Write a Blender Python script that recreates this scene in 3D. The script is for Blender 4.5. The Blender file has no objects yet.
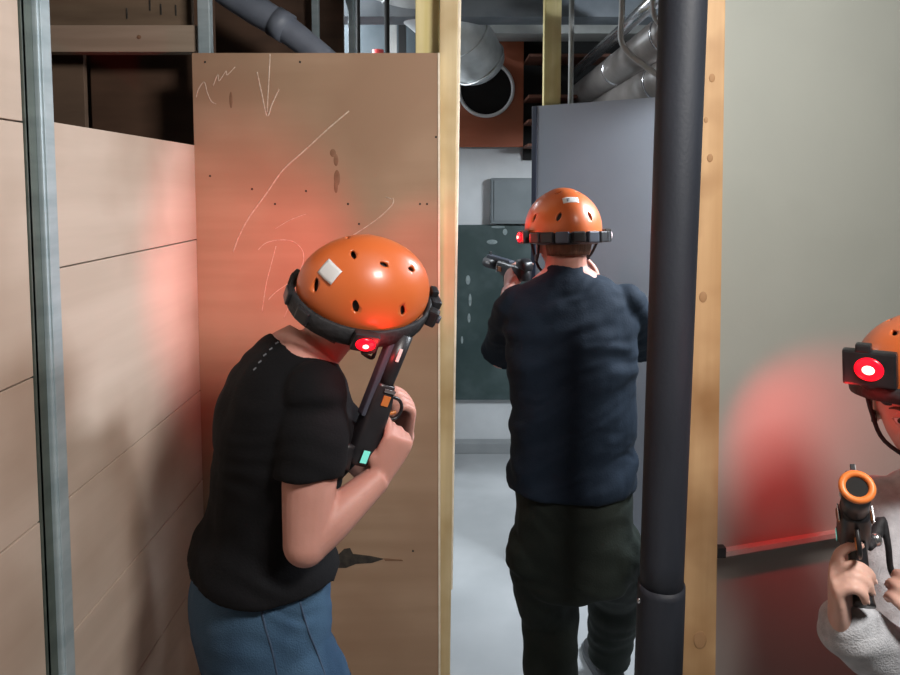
import bpy, bmesh, math, random
from mathutils import Vector, Matrix, noise
random.seed(4)
V = Vector; R = math.radians; PI = math.pi
SC = bpy.context.scene; COL = SC.collection

# ---------------------------------------------------------------- camera
F = 700.0; TH = R(4.0); CAMZ = 1.7
CYP = 187 + F*math.tan(TH)
cd = bpy.data.cameras.new('camera'); cam = bpy.data.objects.new('camera', cd); COL.objects.link(cam)
cam.location = (0, 0, CAMZ); cam.rotation_euler = (PI/2 - TH, 0, 0)
cd.sensor_width = 36; cd.lens = 36*F/900; cd.shift_y = (CYP-337.5)/900; cd.clip_start = .02
SC.camera = cam

def P(px, py, Y):
    a = (px-450)/F; b = (CYP-py)/F
    d = V((a, math.cos(TH)+b*math.sin(TH), -math.sin(TH)+b*math.cos(TH)))
    return V((0, 0, CAMZ)) + d*(Y/d.y)

# ---------------------------------------------------------------- materials
MATS = {}
def nd(nt, t, **k):
    n = nt.nodes.new(t)
    for a, b in k.items():
        if a in n.inputs: n.inputs[a].default_value = b
        else: setattr(n, a, b)
    return n
def mat(name, c1, c2=None, rough=.6, metal=0., scale=(8, 8, 8), detail=6, bump=0., bscale=None, spec=.5, lo=.35, hi=.65, sheen=0, sss=0., c3=None, s3=3., coat=0.):
    if name in MATS: return MATS[name]
    m = bpy.data.materials.new(name); m.use_nodes = True; nt = m.node_tree
    b = nt.nodes['Principled BSDF']
    b.inputs['Roughness'].default_value = rough; b.inputs['Metallic'].default_value = metal
    b.inputs['Specular IOR Level'].default_value = spec
    if coat: b.inputs['Coat Weight'].default_value = coat; b.inputs['Coat Roughness'].default_value = .15
    if sheen: b.inputs['Sheen Weight'].default_value = sheen
    if sss:
        b.inputs['Subsurface Weight'].default_value = sss; b.inputs['Subsurface Radius'].default_value = (.6, .25, .12); b.inputs['Subsurface Scale'].default_value = .015
    tc = nd(nt, 'ShaderNodeTexCoord')
    mp = nd(nt, 'ShaderNodeMapping'); mp.inputs['Scale'].default_value = scale
    nt.links.new(tc.outputs['Object'], mp.inputs['Vector'])
    nz = nd(nt, 'ShaderNodeTexNoise'); nz.inputs['Scale'].default_value = 1; nz.inputs['Detail'].default_value = detail
    nt.links.new(mp.outputs[0], nz.inputs['Vector'])
    cr = nd(nt, 'ShaderNodeValToRGB')
    cr.color_ramp.elements[0].position = lo; cr.color_ramp.elements[1].position = hi
    c2 = c2 or c1
    cr.color_ramp.elements[0].color = (*c1, 1); cr.color_ramp.elements[1].color = (*c2, 1)
    nt.links.new(nz.outputs['Fac'], cr.inputs[0])
    out = cr.outputs[0]
    if c3:
        n3 = nd(nt, 'ShaderNodeTexNoise'); n3.inputs['Scale'].default_value = s3; n3.inputs['Detail'].default_value = 3
        nt.links.new(tc.outputs['Object'], n3.inputs['Vector'])
        r3 = nd(nt, 'ShaderNodeValToRGB'); r3.color_ramp.elements[0].position = .45; r3.color_ramp.elements[1].position = .7
        nt.links.new(n3.outputs['Fac'], r3.inputs[0])
        mx = nd(nt, 'ShaderNodeMix', data_type='RGBA')
        nt.links.new(r3.outputs[0], mx.inputs[0]); nt.links.new(out, mx.inputs[6]); mx.inputs[7].default_value = (*c3, 1)
        out = mx.outputs[2]
    nt.links.new(out, b.inputs['Base Color'])
    if bump:
        src = nz
        if bscale:
            src = nd(nt, 'ShaderNodeTexNoise'); src.inputs['Scale'].default_value = bscale; src.inputs['Detail'].default_value = 4
            nt.links.new(tc.outputs['Object'], src.inputs['Vector'])
        bp = nd(nt, 'ShaderNodeBump'); bp.inputs['Strength'].default_value = bump; bp.inputs['Distance'].default_value = .01
        nt.links.new(src.outputs['Fac'], bp.inputs['Height']); nt.links.new(bp.outputs[0], b.inputs['Normal'])
    MATS[name] = m; return m
def glow(name, col, s):
    m = bpy.data.materials.new(name); m.use_nodes = True; b = m.node_tree.nodes['Principled BSDF']
    b.inputs['Base Color'].default_value = (*col, 1); b.inputs['Emission Color'].default_value = (*col, 1)
    b.inputs['Emission Strength'].default_value = s; b.inputs['Roughness'].default_value = .25
    return m

M_ply   = mat('plywood', (.35,.225,.142), (.42,.28,.185), .62, scale=(1.2,1.2,14), bump=.05, c3=(.31,.19,.118), s3=2.2)
M_board = mat('pale_board', (.47,.37,.30), (.54,.43,.355), .6, scale=(1,1.2,16), bump=.04, c3=(.37,.27,.205), s3=2.5)
M_pine  = mat('pine_timber', (.60,.50,.20), (.74,.64,.34), .6, scale=(26,26,1.4), bump=.08, c3=(.40,.26,.10), s3=4)
M_pale_pine = mat('weathered_pine', (.52,.40,.22), (.64,.52,.31), .6, scale=(26,26,1.4), bump=.08, c3=(.40,.28,.13), s3=4)
M_pine2 = mat('orange_pine', (.48,.29,.135), (.58,.37,.19), .6, scale=(24,24,1.2), bump=.08, c3=(.30,.15,.055), s3=4)
M_edge  = mat('cut_wood_edge', (.75,.65,.50), (.85,.76,.62), .6, scale=(10,10,40))
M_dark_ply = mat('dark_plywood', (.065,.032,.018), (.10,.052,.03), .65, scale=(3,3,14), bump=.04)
M_steel = mat('galvanised_steel', (.30,.37,.40), (.40,.47,.50), .5, .2, scale=(6,6,30), bump=.02)
M_duct  = mat('zinc_duct', (.48,.51,.52), (.62,.65,.66), .35, .3, scale=(14,14,14), bump=.02)
M_pipe  = mat('black_pipe_foam', (.013,.017,.026), (.020,.025,.036), .62, scale=(20,20,4), bump=.08, bscale=120)
M_gpipe = mat('grey_plastic_pipe', (.17,.19,.24), (.22,.245,.30), .45, scale=(10,10,10), c3=(.12,.135,.17))
M_cable = mat('cable_grey', (.24,.24,.23), (.31,.31,.30), .5)
M_lagging = mat('pipe_lagging', (.15,.135,.125), (.22,.20,.19), .4, .0, scale=(8,8,8), bump=.06)
M_wall  = mat('white_masonry', (.60,.62,.63), (.68,.70,.71), .85, scale=(5,5,5), bump=.15, c3=(.52,.54,.56), s3=2)
M_concrete = mat('concrete_dark', (.10,.11,.12), (.15,.165,.175), .85, scale=(4,4,4), bump=.15, c3=(.07,.08,.085), s3=2)
M_floor = mat('grey_floor', (.36,.375,.385), (.43,.445,.455), .42, scale=(3,3,3), bump=.02, c3=(.33,.345,.355), s3=1.4)
M_greywall = mat('grey_painted_board', (.33,.345,.31), (.37,.385,.35), .55, scale=(2,2,2), bump=.03, bscale=60, c3=(.30,.315,.285), s3=2)
M_lowwall = mat('grey_lower_board', (.30,.265,.245), (.34,.30,.28), .6, scale=(2,2,2), bump=.03, bscale=60)
M_slate = mat('slate_board', (.23,.245,.28), (.27,.285,.32), .5, scale=(2,2,2), bump=.02, bscale=70)
M_green = mat('chalkboard_green', (.022,.045,.045), (.035,.062,.06), .5, scale=(5,5,5), c3=(.06,.09,.09), s3=6)
M_grey_panel = mat('steel_grey_panel', (.13,.155,.165), (.17,.195,.205), .5, scale=(5,5,5))
M_rust  = mat('orange_brown_panel', (.26,.062,.022), (.33,.085,.035), .6, scale=(2,2,10), bump=.05, c3=(.24,.07,.03))
M_blk   = mat('black_plastic', (.012,.012,.014), (.02,.02,.023), .38, scale=(30,30,30), bump=.03)
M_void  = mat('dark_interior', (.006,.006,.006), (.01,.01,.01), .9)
M_strap = mat('black_webbing', (.010,.010,.012), (.02,.02,.023), .7, scale=(120,120,120), bump=.2)
M_orange = mat('orange_helmet_plastic', (.60,.125,.028), (.64,.14,.034), .38, scale=(3,3,3), bump=.01, coat=.25)
M_oring = mat('orange_ring_plastic', (.75,.18,.03), (.80,.22,.05), .4)
M_stick = mat('white_sticker', (.62,.62,.62), (.72,.72,.72), .5)
M_ink   = mat('grey_ink', (.12,.13,.15), (.16,.17,.19), .6)
M_chalk = mat('chalk', (.50,.36,.27), (.66,.53,.44), .95, scale=(90,90,90))
M_soot  = mat('black_scuff', (.02,.018,.016), (.06,.05,.04), .9, scale=(40,40,40))
M_knot  = mat('brown_stain', (.17,.085,.045), (.24,.13,.075), .7, scale=(30,30,30))
M_skin  = mat('skin', (.46,.225,.18), (.52,.265,.215), .5, scale=(12,12,12), bump=.04, bscale=260, sss=.12, spec=.35)
M_skin2 = mat('pale_skin', (.60,.36,.29), (.66,.41,.335), .5, scale=(12,12,12), bump=.04, bscale=260, sss=.12, spec=.35)
M_lip   = mat('lips', (.40,.10,.09), (.46,.13,.12), .4)
M_nail  = mat('fingernail', (.70,.46,.39), (.74,.50,.43), .3)
M_eyew  = mat('eye_white', (.75,.72,.70), (.8,.77,.75), .15)
M_iris  = mat('iris_dark', (.035,.022,.015), (.06,.035,.02), .1)
M_brow  = mat('brown_hair', (.035,.018,.01), (.07,.036,.02), .55, scale=(260,260,20), bump=.4)
M_hair2 = mat('auburn_hair', (.10,.038,.018), (.17,.07,.035), .55, scale=(260,260,20), bump=.4)
M_tee   = mat('black_cotton', (.0035,.0035,.0045), (.0055,.0055,.007), .88, scale=(5,5,5), bump=.12, bscale=200, spec=.2)
M_navy  = mat('navy_cotton', (.005,.012,.024), (.008,.017,.032), .85, scale=(5,5,5), bump=.12, bscale=200, spec=.25)
M_jean  = mat('blue_denim', (.024,.055,.105), (.040,.085,.150), .8, scale=(9,9,9), bump=.25, bscale=320, c3=(.055,.11,.18), s3=5, spec=.2)
M_seam  = mat('denim_seam', (.03,.055,.10), (.045,.075,.13), .8)
M_trou  = mat('dark_olive_trousers', (.013,.018,.015), (.02,.026,.022), .85, scale=(6,6,6), bump=.15, bscale=200, spec=.2)
M_sweat = mat('light_grey_knit', (.42,.43,.46), (.52,.53,.56), .9, scale=(60,60,60), bump=.35, bscale=330, spec=.2)
M_shoe  = mat('dark_shoe', (.02,.02,.022), (.035,.035,.038), .6)
M_sole  = mat('grey_sole', (.10,.11,.12), (.14,.15,.16), .7)
M_silver = mat('silver_metal', (.6,.6,.62), (.7,.7,.72), .22, .9)
M_amber = mat('amber_plastic', (.45,.14,.03), (.55,.19,.05), .4)
M_bluegrey = mat('slate_plastic', (.045,.055,.075), (.06,.07,.095), .35)
M_redlens = glow('red_lens', (.85, .004, .015), 1.6)
M_redcore = glow('red_led', (1., .26, .22), 7)
M_whitelens = mat('clear_lens', (.62,.50,.52), (.70,.58,.60), .15)
M_screen = glow('teal_screen', (.16, .62, .52), .55)
M_tube = glow('tube_light', (.86, .95, 1.), 4)

# ---------------------------------------------------------------- mesh helpers
def link(name, bm, m, parent=None, smooth=False, mods=()):
    me = bpy.data.meshes.new(name)
    bmesh.ops.recalc_face_normals(bm, faces=bm.faces[:])
    if smooth:
        for f in bm.faces: f.smooth = True
    bm.to_mesh(me); bm.free()
    ms = m if isinstance(m, (list, tuple)) else [m]
    for x in ms: me.materials.append(x)
    o = bpy.data.objects.new(name, me); COL.objects.link(o)
    if parent is not None: attach(o, parent)
    return o
def attach(o, parent):
    o.parent = parent
    o.matrix_parent_inverse = parent.matrix_basis.inverted() if parent.type == 'EMPTY' else Matrix.Identity(4)
def empty(name, loc, label, cat, group=None):
    o = bpy.data.objects.new(name, None); o.empty_display_size = .1; o.location = loc; COL.objects.link(o)
    o['label'] = label; o['category'] = cat
    if group: o['group'] = group
    return o
def tag(o, label, cat, group=None):
    o['label'] = label; o['category'] = cat
    if group: o['group'] = group
    return o
def struct(o): o['kind'] = 'structure'; return o

def box(bm, lo, hi, M=None, bev=0.):
    r = bmesh.ops.create_cube(bm, size=1)
    vs = r['verts']
    lo = V(lo); hi = V(hi); c = (lo+hi)/2; s = hi-lo
    for v in vs:
        v.co = V((v.co.x*s.x, v.co.y*s.y, v.co.z*s.z)) + c
    if bev:
        es = list({e for v in vs for e in v.link_edges})
        rr = bmesh.ops.bevel(bm, geom=es, offset=bev, segments=2, affect='EDGES', profile=.6)
        vs = list({v for f in rr['faces'] for v in f.verts} | {v for v in vs if v.is_valid})
    if M is not None:
        for v in vs: v.co = M @ v.co
    return vs
def oriented(o, x, y, z):
    m = Matrix((x, y, z)).transposed().to_4x4(); m.translation = o; return m
def cyl(bm, a, b, r, r2=None, n=24):
    r2 = r if r2 is None else r2
    tube(bm, [a, b], [r, r2], n, cat=False)
def catm(pts, sub):
    n = len(pts); out = []
    for i in range(n-1):
        p0 = pts[max(i-1, 0)]; p1 = pts[i]; p2 = pts[i+1]; p3 = pts[min(i+2, n-1)]
        for k in range(sub):
            t = k/sub
            out.append((p1*2 + (p2-p0)*t + (p0*2-p1*5+p2*4-p3)*t*t + (p1*3-p0-p2*3+p3)*t**3)*.5)
    out.append(pts[-1]); return out
def tube(bm, pts, rad, n=12, sub=6, cat=True, close=False):
    pts = [V(p) for p in pts]
    if not isinstance(rad, (list, tuple)): rad = [rad]*len(pts)
    if cat and len(pts) > 2 and not close:
        R4 = catm([V((r, 0, 0)) for r in rad], sub); pts = catm(pts, sub); rad = [r.x for r in R4]
    L = len(pts); rings = []; nrm = None
    for i, p in enumerate(pts):
        if close: t = (pts[(i+1) % L]-pts[i-1]).normalized()
        else: t = (pts[min(i+1, L-1)]-pts[max(i-1, 0)]).normalized()
        if nrm is None:
            nrm = t.orthogonal().normalized()
        nrm = (nrm - t*nrm.dot(t)).normalized(); bn = t.cross(nrm)
        rings.append([bm.verts.new(p + (nrm*math.cos(2*PI*k/n) + bn*math.sin(2*PI*k/n))*rad[i]) for k in range(n)])
    m = L if close else L-1
    for i in range(m):
        a = rings[i]; b = rings[(i+1) % L]
        off = 0
        if close and i == L-1:
            off = min(range(n), key=lambda q: (a[0].co-b[q].co).length)
        for k in range(n):
            bm.faces.new((a[k], a[(k+1) % n], b[(k+1+off) % n], b[(k+off) % n]))
    if not close:
        bm.faces.new(rings[0][::-1]); bm.faces.new(rings[-1])
def loft(bm, secs, n=28, sub=6, sq=1.0, raw=False):
    """secs: (centre, u, v) half axes"""
    C = [V(s[0]) for s in secs]; U = [V(s[1]) for s in secs]; W = [V(s[2]) for s in secs]
    if sub > 1 and not raw and len(secs) > 2: C = catm(C, sub); U = catm(U, sub); W = catm(W, sub)
    rings = []
    for c, u, w in zip(C, U, W):
        rg = []
        for k in range(n):
            a = 2*PI*k/n; ca = math.cos(a); sa = math.sin(a)
            ca = math.copysign(abs(ca)**sq, ca); sa = math.copysign(abs(sa)**sq, sa)
            rg.append(bm.verts.new(c + u*ca + w*sa))
        rings.append(rg)
    for a, b in zip(rings, rings[1:]):
        for k in range(n): bm.faces.new((a[k], a[(k+1) % n], b[(k+1) % n], b[k]))
    bm.faces.new(rings[0][::-1]); bm.faces.new(rings[-1])
def ell(bm, c, rx, ry, rz, M=None, seg=24):
    r = bmesh.ops.create_uvsphere(bm, u_segments=seg, v_segments=seg//2+2, radius=1)
    for v in r['verts']:
        q = V((v.co.x*rx, v.co.y*ry, v.co.z*rz))
        if M is not None: q = M.to_3x3() @ q
        v.co = q + V(c)
    return r['verts']
def bake(bm, voxel, smooth=4, fac=.5):
    bmesh.ops.recalc_face_normals(bm, faces=bm.faces[:])
    me = bpy.data.meshes.new('tmp'); bm.to_mesh(me); bm.free()
    o = bpy.data.objects.new('tmp', me); COL.objects.link(o)
    a = o.modifiers.new('r', 'REMESH'); a.mode = 'VOXEL'; a.voxel_size = voxel
    if smooth:
        s = o.modifiers.new('s', 'SMOOTH'); s.iterations = smooth; s.factor = fac
    dg = bpy.context.evaluated_depsgraph_get()
    m2 = bpy.data.meshes.new_from_object(o.evaluated_get(dg))
    bpy.data.objects.remove(o); bpy.data.meshes.remove(me)
    return m2
def wrinkle(me, f):
    me.update()
    ns = [v.normal.copy() for v in me.vertices]
    for v, n in zip(me.vertices, ns): v.co += n*f(v.co, n)
def linkme(name, me, m, parent):
    me.name = name; me.materials.clear()
    for x in (m if isinstance(m, (list, tuple)) else [m]): me.materials.append(x)
    for p in me.polygons: p.use_smooth = True
    o = bpy.data.objects.new(name, me); COL.objects.link(o)
    if parent is not None: attach(o, parent)
    return o

def slab(name, corners, thick, m, parent=None, bev=0):
    """box from 3 corners: origin, +u end, +v end; thickness vector"""
    o, u, v = [V(c) for c in corners]; t = V(thick); bm = bmesh.new()
    p = [o, u, u+v-o, v]; q = [x+t for x in p]
    a = [bm.verts.new(x) for x in p]; b = [bm.verts.new(x) for x in q]
    bm.faces.new(a[::-1]); bm.faces.new(b)
    for i in range(4): bm.faces.new((a[i], a[(i+1) % 4], b[(i+1) % 4], b[i]))
    if bev: bmesh.ops.bevel(bm, geom=bm.edges[:], offset=bev, segments=2, affect='EDGES')
    return link(name, bm, m, parent)
def post(name, top, bot, w, d, m, label, cat, parent=None, group=None):
    """upright between two points (centre of the front face), square section"""
    top = V(top); bot = V(bot); t = (top-bot).normalized()
    x = V((1, 0, 0)); x = (x-t*x.dot(t)).normalized(); y = t.cross(x)
    bm = bmesh.new(); L = (top-bot).length
    box(bm, (-w/2, 0, 0), (w/2, d, L), oriented(bot, x, y, t), bev=.003)
    o = link(name, bm, m, parent)
    if label: tag(o, label, cat, group)
    return o
def down(p_top, p_bot):     # extend a line to the floor
    a = V(p_top); b = V(p_bot); k = (a.z-0.0)/(a.z-b.z); return a+(b-a)*k
def upto(p_top, p_bot, z):
    a = V(p_top); b = V(p_bot); k = (z-b.z)/(a.z-b.z); return b+(a-b)*k

# ---------------------------------------------------------------- the setting
CE = 2.72
bm = bmesh.new(); box(bm, (-2.6, -2.2, -.08), (3.4, 4.6, 0)); struct(link('floor', bm, M_floor))
bm = bmesh.new(); box(bm, (-2.6, -2.2, CE), (3.4, 4.6, CE+.1)); struct(link('ceiling', bm, M_concrete))
bm = bmesh.new(); box(bm, (-2.6, 4.44, 0), (3.4, 4.6, CE)); struct(link('wall_back', bm, M_wall))
bm = bmesh.new(); box(bm, (-2.7, -2.2, 0), (-2.6, 4.6, CE)); struct(link('wall_far_left', bm, M_concrete))
bm = bmesh.new(); box(bm, (3.4, -2.2, 0), (3.5, 4.6, CE)); struct(link('wall_far_right', bm, M_wall))
bm = bmesh.new(); box(bm, (-2.6, -2.3, 0), (3.4, -2.2, CE)); struct(link('wall_front', bm, M_concrete))
bm = bmesh.new(); box(bm, (-.6, 4.36, 0), (1.7, 4.44, .07), bev=.004); struct(link('baseboard_back', bm, mat('grey_skirting', (.27,.285,.29), (.31,.325,.33), .6)))

# left boarded wall (runs along Y), boards with gaps between them
XL = -.726
bm = bmesh.new()
zs = [0, .30, .575, .845, 1.11, 1.55, 1.82]
for a, b in zip(zs, zs[1:]): box(bm, (XL-.018, 1.278, a+.0015), (XL+random.uniform(0, .0015), 2.0, b-.0015), bev=.0012)
zs = [0, .42, .80, 1.11, 1.37, 1.81, 2.25, 2.71]
for a, b in zip(zs, zs[1:]): box(bm, (XL-.018, -2.1, a+.0015), (XL+random.uniform(0, .0015), 1.199, b-.0015), bev=.0012)
struct(link('wall_left', bm, M_board))
# screw heads on the boards
sc = empty('metal_stud', (XL, 1.235, 0), 'tall galvanised steel stud standing against the pale left board wall', 'metal stud')
bm = bmesh.new()
box(bm, (XL-.03, 1.200, 0), (XL+.004, 1.209, CE)); box(bm, (XL-.03, 1.266, 0), (XL+.004, 1.275, CE)); box(bm, (XL-.034, 1.200, 0), (XL-.026, 1.275, CE))
box(bm, (XL-.004, 1.201, 0), (XL+.004, 1.233, CE), bev=.002)
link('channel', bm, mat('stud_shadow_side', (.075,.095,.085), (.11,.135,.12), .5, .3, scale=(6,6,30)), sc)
bm = bmesh.new()
box(bm, (XL-.004, 1.233, 0), (XL+.012, 1.2752, CE), bev=.003)
box(bm, (XL+.010, 1.239, 0), (XL+.015, 1.245, CE), bev=.001)
link('face_strip', bm, M_steel, sc)

# niche behind the left wall top: partition facing the camera at Y 2.2
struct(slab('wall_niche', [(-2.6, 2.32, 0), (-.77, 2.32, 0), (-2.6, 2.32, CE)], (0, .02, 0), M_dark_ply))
a = P(40, 25, 2.10); b = P(197, 52, 2.10)
bm = bmesh.new(); box(bm, (-1.6, 2.1, b.z), (b.x, 2.15, a.z), bev=.003)
rl = link('timber_rail', bm, mat('grey_pine', (.30,.225,.165), (.38,.29,.22), .65, scale=(2,26,26), bump=.06))
tag(rl, 'pale horizontal timber rail crossing above the dark gap at upper left', 'rail')
kn = bmesh.new(); ell(kn, P(139, 37, 2.10)+V((0, -.0005, 0)), .007, .002, .006); link('knot', kn, M_knot, rl, True)
p0 = P(54, 145, 2.2); p1 = P(83, 52, 2.2)
bm = bmesh.new(); box(bm, (-1.6, 2.2, 0), (p1.x, 2.22, p1.z+.02), bev=.002)
tag(link('offcut_board', bm, mat('brown_board', (.12,.075,.05), (.165,.105,.07), .65, scale=(3,3,14))), 'narrow brown board beside the dark slot in the upper left gap', 'board')
p0 = P(93, 150, 2.24); p1 = P(189, 52, 2.24)
bm = bmesh.new(); box(bm, (p0.x, 2.24, 0), (-.757, 2.26, p1.z+.02), bev=.002)
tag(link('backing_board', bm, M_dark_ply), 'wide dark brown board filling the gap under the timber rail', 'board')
# top board with nails above the rail
bm = bmesh.new(); a = P(40, 24, 2.16); b = P(197, 24, 2.16)
box(bm, (-1.6, 2.16, a.z-.02), (P(192, 24, 2.16).x, 2.18, CE-.001), bev=.002)
o = link('header_board', bm, M_pine2 if False else mat('header_wood', (.13,.085,.055), (.19,.13,.085), .65, scale=(3,3,20), bump=.05))
tag(o, 'brown header board with nail streaks above the pale timber rail', 'board')
for x, y in ((127, 12), (161, 8), (176, 9), (150, 4)):
    q = P(x, y, 2.16); n = bmesh.new(); box(n, (q.x-.0018, 2.157, q.z-.02), (q.x+.0018, 2.161, q.z+.012), bev=.0008); link('nail', n, M_soot, o)

# ---------------------------------------------------------------- plywood panel facing the camera
YP = 2.0
a = P(193, 53, YP); b = P(438, 53, YP)
ply = slab('plywood_panel', [(XL, YP, 0.0), (b.x, YP, 0.0), (XL, YP, a.z)], (0, .018, 0), M_ply)
bm_ = ply
tag(ply, 'tall brown plywood sheet with chalk marks behind the woman in black', 'plywood panel')
bm = bmesh.new(); box(bm, (b.x-.0005, YP-.003, 0), (b.x+.005, YP+.019, a.z)); link('cut_edge', bm, M_edge, ply)
def chalk(pts, r=.0016, m=M_chalk, nm='chalk_mark'):
    bm = bmesh.new(); q = [P(x, y, YP-.0004) for x, y in pts]
    tube(bm, q, r*1.25, 6, 5)
    for v in bm.verts: v.co.y = YP-.0004+(v.co.y-YP+.0004)*.3
    return link(nm, bm, m, ply, True)
for pts, r in [
    ([(270, 54), (269, 75), (267, 112)], .0016), ([(257, 72), (262, 95), (267, 116), (272, 104), (279, 89)], .0017),
    ([(196, 98), (198, 90), (204, 82), (207, 92), (211, 101), (216, 104)], .0013), ([(213, 86), (218, 74), (219, 81), (226, 71), (227, 75), (235, 67)], .0012),
    ([(349, 111), (330, 127), (305, 150), (283, 170), (266, 194), (250, 216), (240, 234), (233, 252)], .0017),
    ([(258, 250), (266, 243), (280, 240), (294, 242), (303, 252), (302, 266), (292, 280), (276, 292), (268, 300)], .0012),
    ([(276, 246), (271, 265), (266, 285), (262, 312)], .0010), ([(393, 198), (392, 205), (376, 220), (352, 236)], .0014),
    ([(300, 286), (290, 304), (284, 318)], .0010), ([(386, 197), (392, 199)], .001), ([(306,214),(290,220),(275,229)], .0007)]:
    chalk(pts, r)
def blob(pts, cx, cy, nm, m):
    bm = bmesh.new(); vs = [bm.verts.new(P(x, y, YP-.0012)) for x, y in pts]
    f = bm.faces.new(vs); ex = bmesh.ops.extrude_face_region(bm, geom=[f])
    for v in ex['geom']:
        if isinstance(v, bmesh.types.BMVert): v.co.y += .001
    return link(nm, bm, m, ply)
blob([(324,556),(338,555),(344,549),(350,548),(353,554),(370,556),(384,559),(372,563),(356,564),(346,568),(330,568),(322,564)], 350, 560, 'scuff', M_soot)
blob([(384,558.5),(402,560),(403,561),(385,561)], 390, 560, 'scuff', M_knot)
for x, y, w, h in ((231, 100, 1.6, 8), (336, 160, 2.4, 6), (337, 178, 3, 8), (336, 186, 2, 7), (333,153,3,4)):
    bm = bmesh.new(); ell(bm, P(x, y, YP-.0003), w/350, .0008, h/350); link('stain', bm, M_knot, ply, True)
for x, y in ((252,189),(275,204),(348,204),(306,191),(359,224),(420,204),(436,137),(210,176),(413,551),(427,204),(300,62),(205,62)):
    bm = bmesh.new(); ell(bm, P(x, y, YP-.0002), .0032, .0012, .0032, seg=12); link('screw', bm, M_soot, ply, True)

# posts beside the opening
t = P(449, 0, 2.022); bt = P(441.5, 675, 2.022)
bt = down(t, bt)
post('timber_post', upto(t, bt, CE), bt, .052, .045, M_pale_pine, 'pale pine post standing at the right edge of the plywood sheet', 'timber post')
t = P(428, 30, 2.03)
post('timber_batten', (t.x-.003, 2.075, CE), (t.x-.003, 2.075, 0), .070, .035, M_pine, 'yellow pine batten rising behind the top right corner of the plywood', 'timber batten')
bm = bmesh.new(); u = P(459.5, 0, 2.075); w = P(451, 590, 2.075)
tag(post('pine_strip', upto(u, w, CE), w, .010, .04, M_edge, None, None), 'thin light pine strip along the back of the pale pine post', 'timber strip')
bm.free()

# right post, pipe
t = P(702.5, 0, 1.66); bt = P(694, 675, 1.66)
ps = post('timber_post', upto(t, bt, CE), down(t, bt), .108, .05, M_pine2, 'orange pine post between the black pipe and the grey wall', 'timber post')
for x, y, s in ((712, 78, 3), (710, 158, 3), (703, 297, 4), (700, 640, 7), (706, 120, 2)):
    q = P(x, y, 1.66); d = bmesh.new(); tt = (q-V((q.x, q.y, q.z)))
    q.y = (upto(t, down(t, bt), q.z)).y
    ell(d, q+V((0, -.0003, 0)), s/420, .0012, s/300, seg=14); link('knot', d, mat('pine_knot', (.34,.185,.08), (.40,.23,.11), .7), ps, True)
t = P(683, 0, 1.45); bt = P(658, 675, 1.45)
top = upto(t, bt, CE); fl = down(t, bt)
rp = empty('insulated_pipe', fl, 'thick black foam-wrapped pipe running floor to ceiling in the opening', 'pipe')
j = upto(t, bt, P(660, 603, 1.45).z)
bm = bmesh.new(); tube(bm, [top, (top+j)/2, j], [.0485, .0475, .0455], 40); link('upper_sleeve', bm, M_pipe, rp, True)
bm = bmesh.new(); tube(bm, [j+V((0, 0, .004)), j-V((0, 0, .02)), fl], [.0475, .050, .050], 40); link('lower_sleeve', bm, M_pipe, rp, True)
bm = bmesh.new(); ell(bm, j+V((-.050, -.012, .012)), .004, .003, .006); link('wire_tie', bm, M_silver, rp, True)

# right grey wall, receding to the right
A = P(710, 550, 1.70); ang = R(15.7); D = V((math.cos(ang), math.sin(ang), 0)); N = V((math.sin(ang), -math.cos(ang), 0))
A0 = V((A.x-.03, A.y-.03*math.tan(ang), 0)); L = 2.6
zb = A.z
struct(slab('wall_right', [A0+V((0, 0, zb)), A0+D*L+V((0, 0, zb)), A0+V((0, 0, CE))], -N*.03, M_greywall))
struct(slab('wall_right_lower', [A0-N*.045, A0-N*.045+D*L, A0-N*.045+V((0, 0, zb+.03))], -N*.03, M_lowwall))
o = slab('trim_1', [A0+V((.06, 0, zb-.012))+N*.004, A0+V((0, 0, zb-.012))+D*L+N*.004, A0+V((.06, 0, zb+.001))+N*.004], -N*.03, mat('pale_lip', (.44,.40,.37), (.5,.46,.43), .6)); struct(o)
q = P(719, 547, 1.70)
bm = bmesh.new(); box(bm, (q.x-.03, -.02, -.012), (q.x+.006, 0, .014), Matrix.Translation((0, q.y-.012, q.z)), bev=.002)
tag(link('wall_bracket', bm, M_blk), 'small black bracket at the lower left corner of the grey wall', 'bracket')
# outer skin of the niche / side closures
struct(slab('wall_right_return', [A0+D*L, A0+D*L+V((0, -4.9, 0)), A0+D*L+V((0, 0, CE))], (.03, 0, 0), M_greywall))

# ---------------------------------------------------------------- back room
YB = 4.44
def flat(name, x0, y0, x1, y1, Y, th, m, label, cat, bev=.004, parent=None, **k):
    a = P(x0, y0, Y); b = P(x1, y1, Y); bm = bmesh.new()
    box(bm, (a.x, Y, b.z), (b.x, Y+th, a.z), bev=bev)
    o = link(name, bm, m, parent)
    if label: tag(o, label, cat)
    return o
cb = flat('chalkboard', 400, 225, 620, 400, 4.39, .04, M_green, 'dark green chalkboard with white smears on the back wall', 'chalkboard')
for x, y, w, h in ((505,232,3,4),(492,242,7,3),(468,280,3,6),(470,300,2,8),(469,318,2,6),(498,227,9,1.6),(462,340,1.5,5)):
    bm = bmesh.new(); ell(bm, P(x, y, 4.388), w/160*.8, .002, h/160*.8, seg=14); link('chalk_smear', bm, mat('chalk_smear', (.20,.25,.25), (.30,.35,.35), .9, scale=(40,40,40)), cb, True)
gp = flat('wall_cabinet', 491, 178, 545, 224, 4.34, .09, M_grey_panel, 'flat grey steel cabinet on the white back wall above the chalkboard', 'cabinet', .006)
flat('door', 494, 181, 543, 221, 4.332, .012, M_grey_panel, None, None, .002, gp)
rp2 = empty('vent_panel', P(490, 147, 4.36), 'orange-brown panel with a round vent hole high on the back wall', 'panel')
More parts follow.
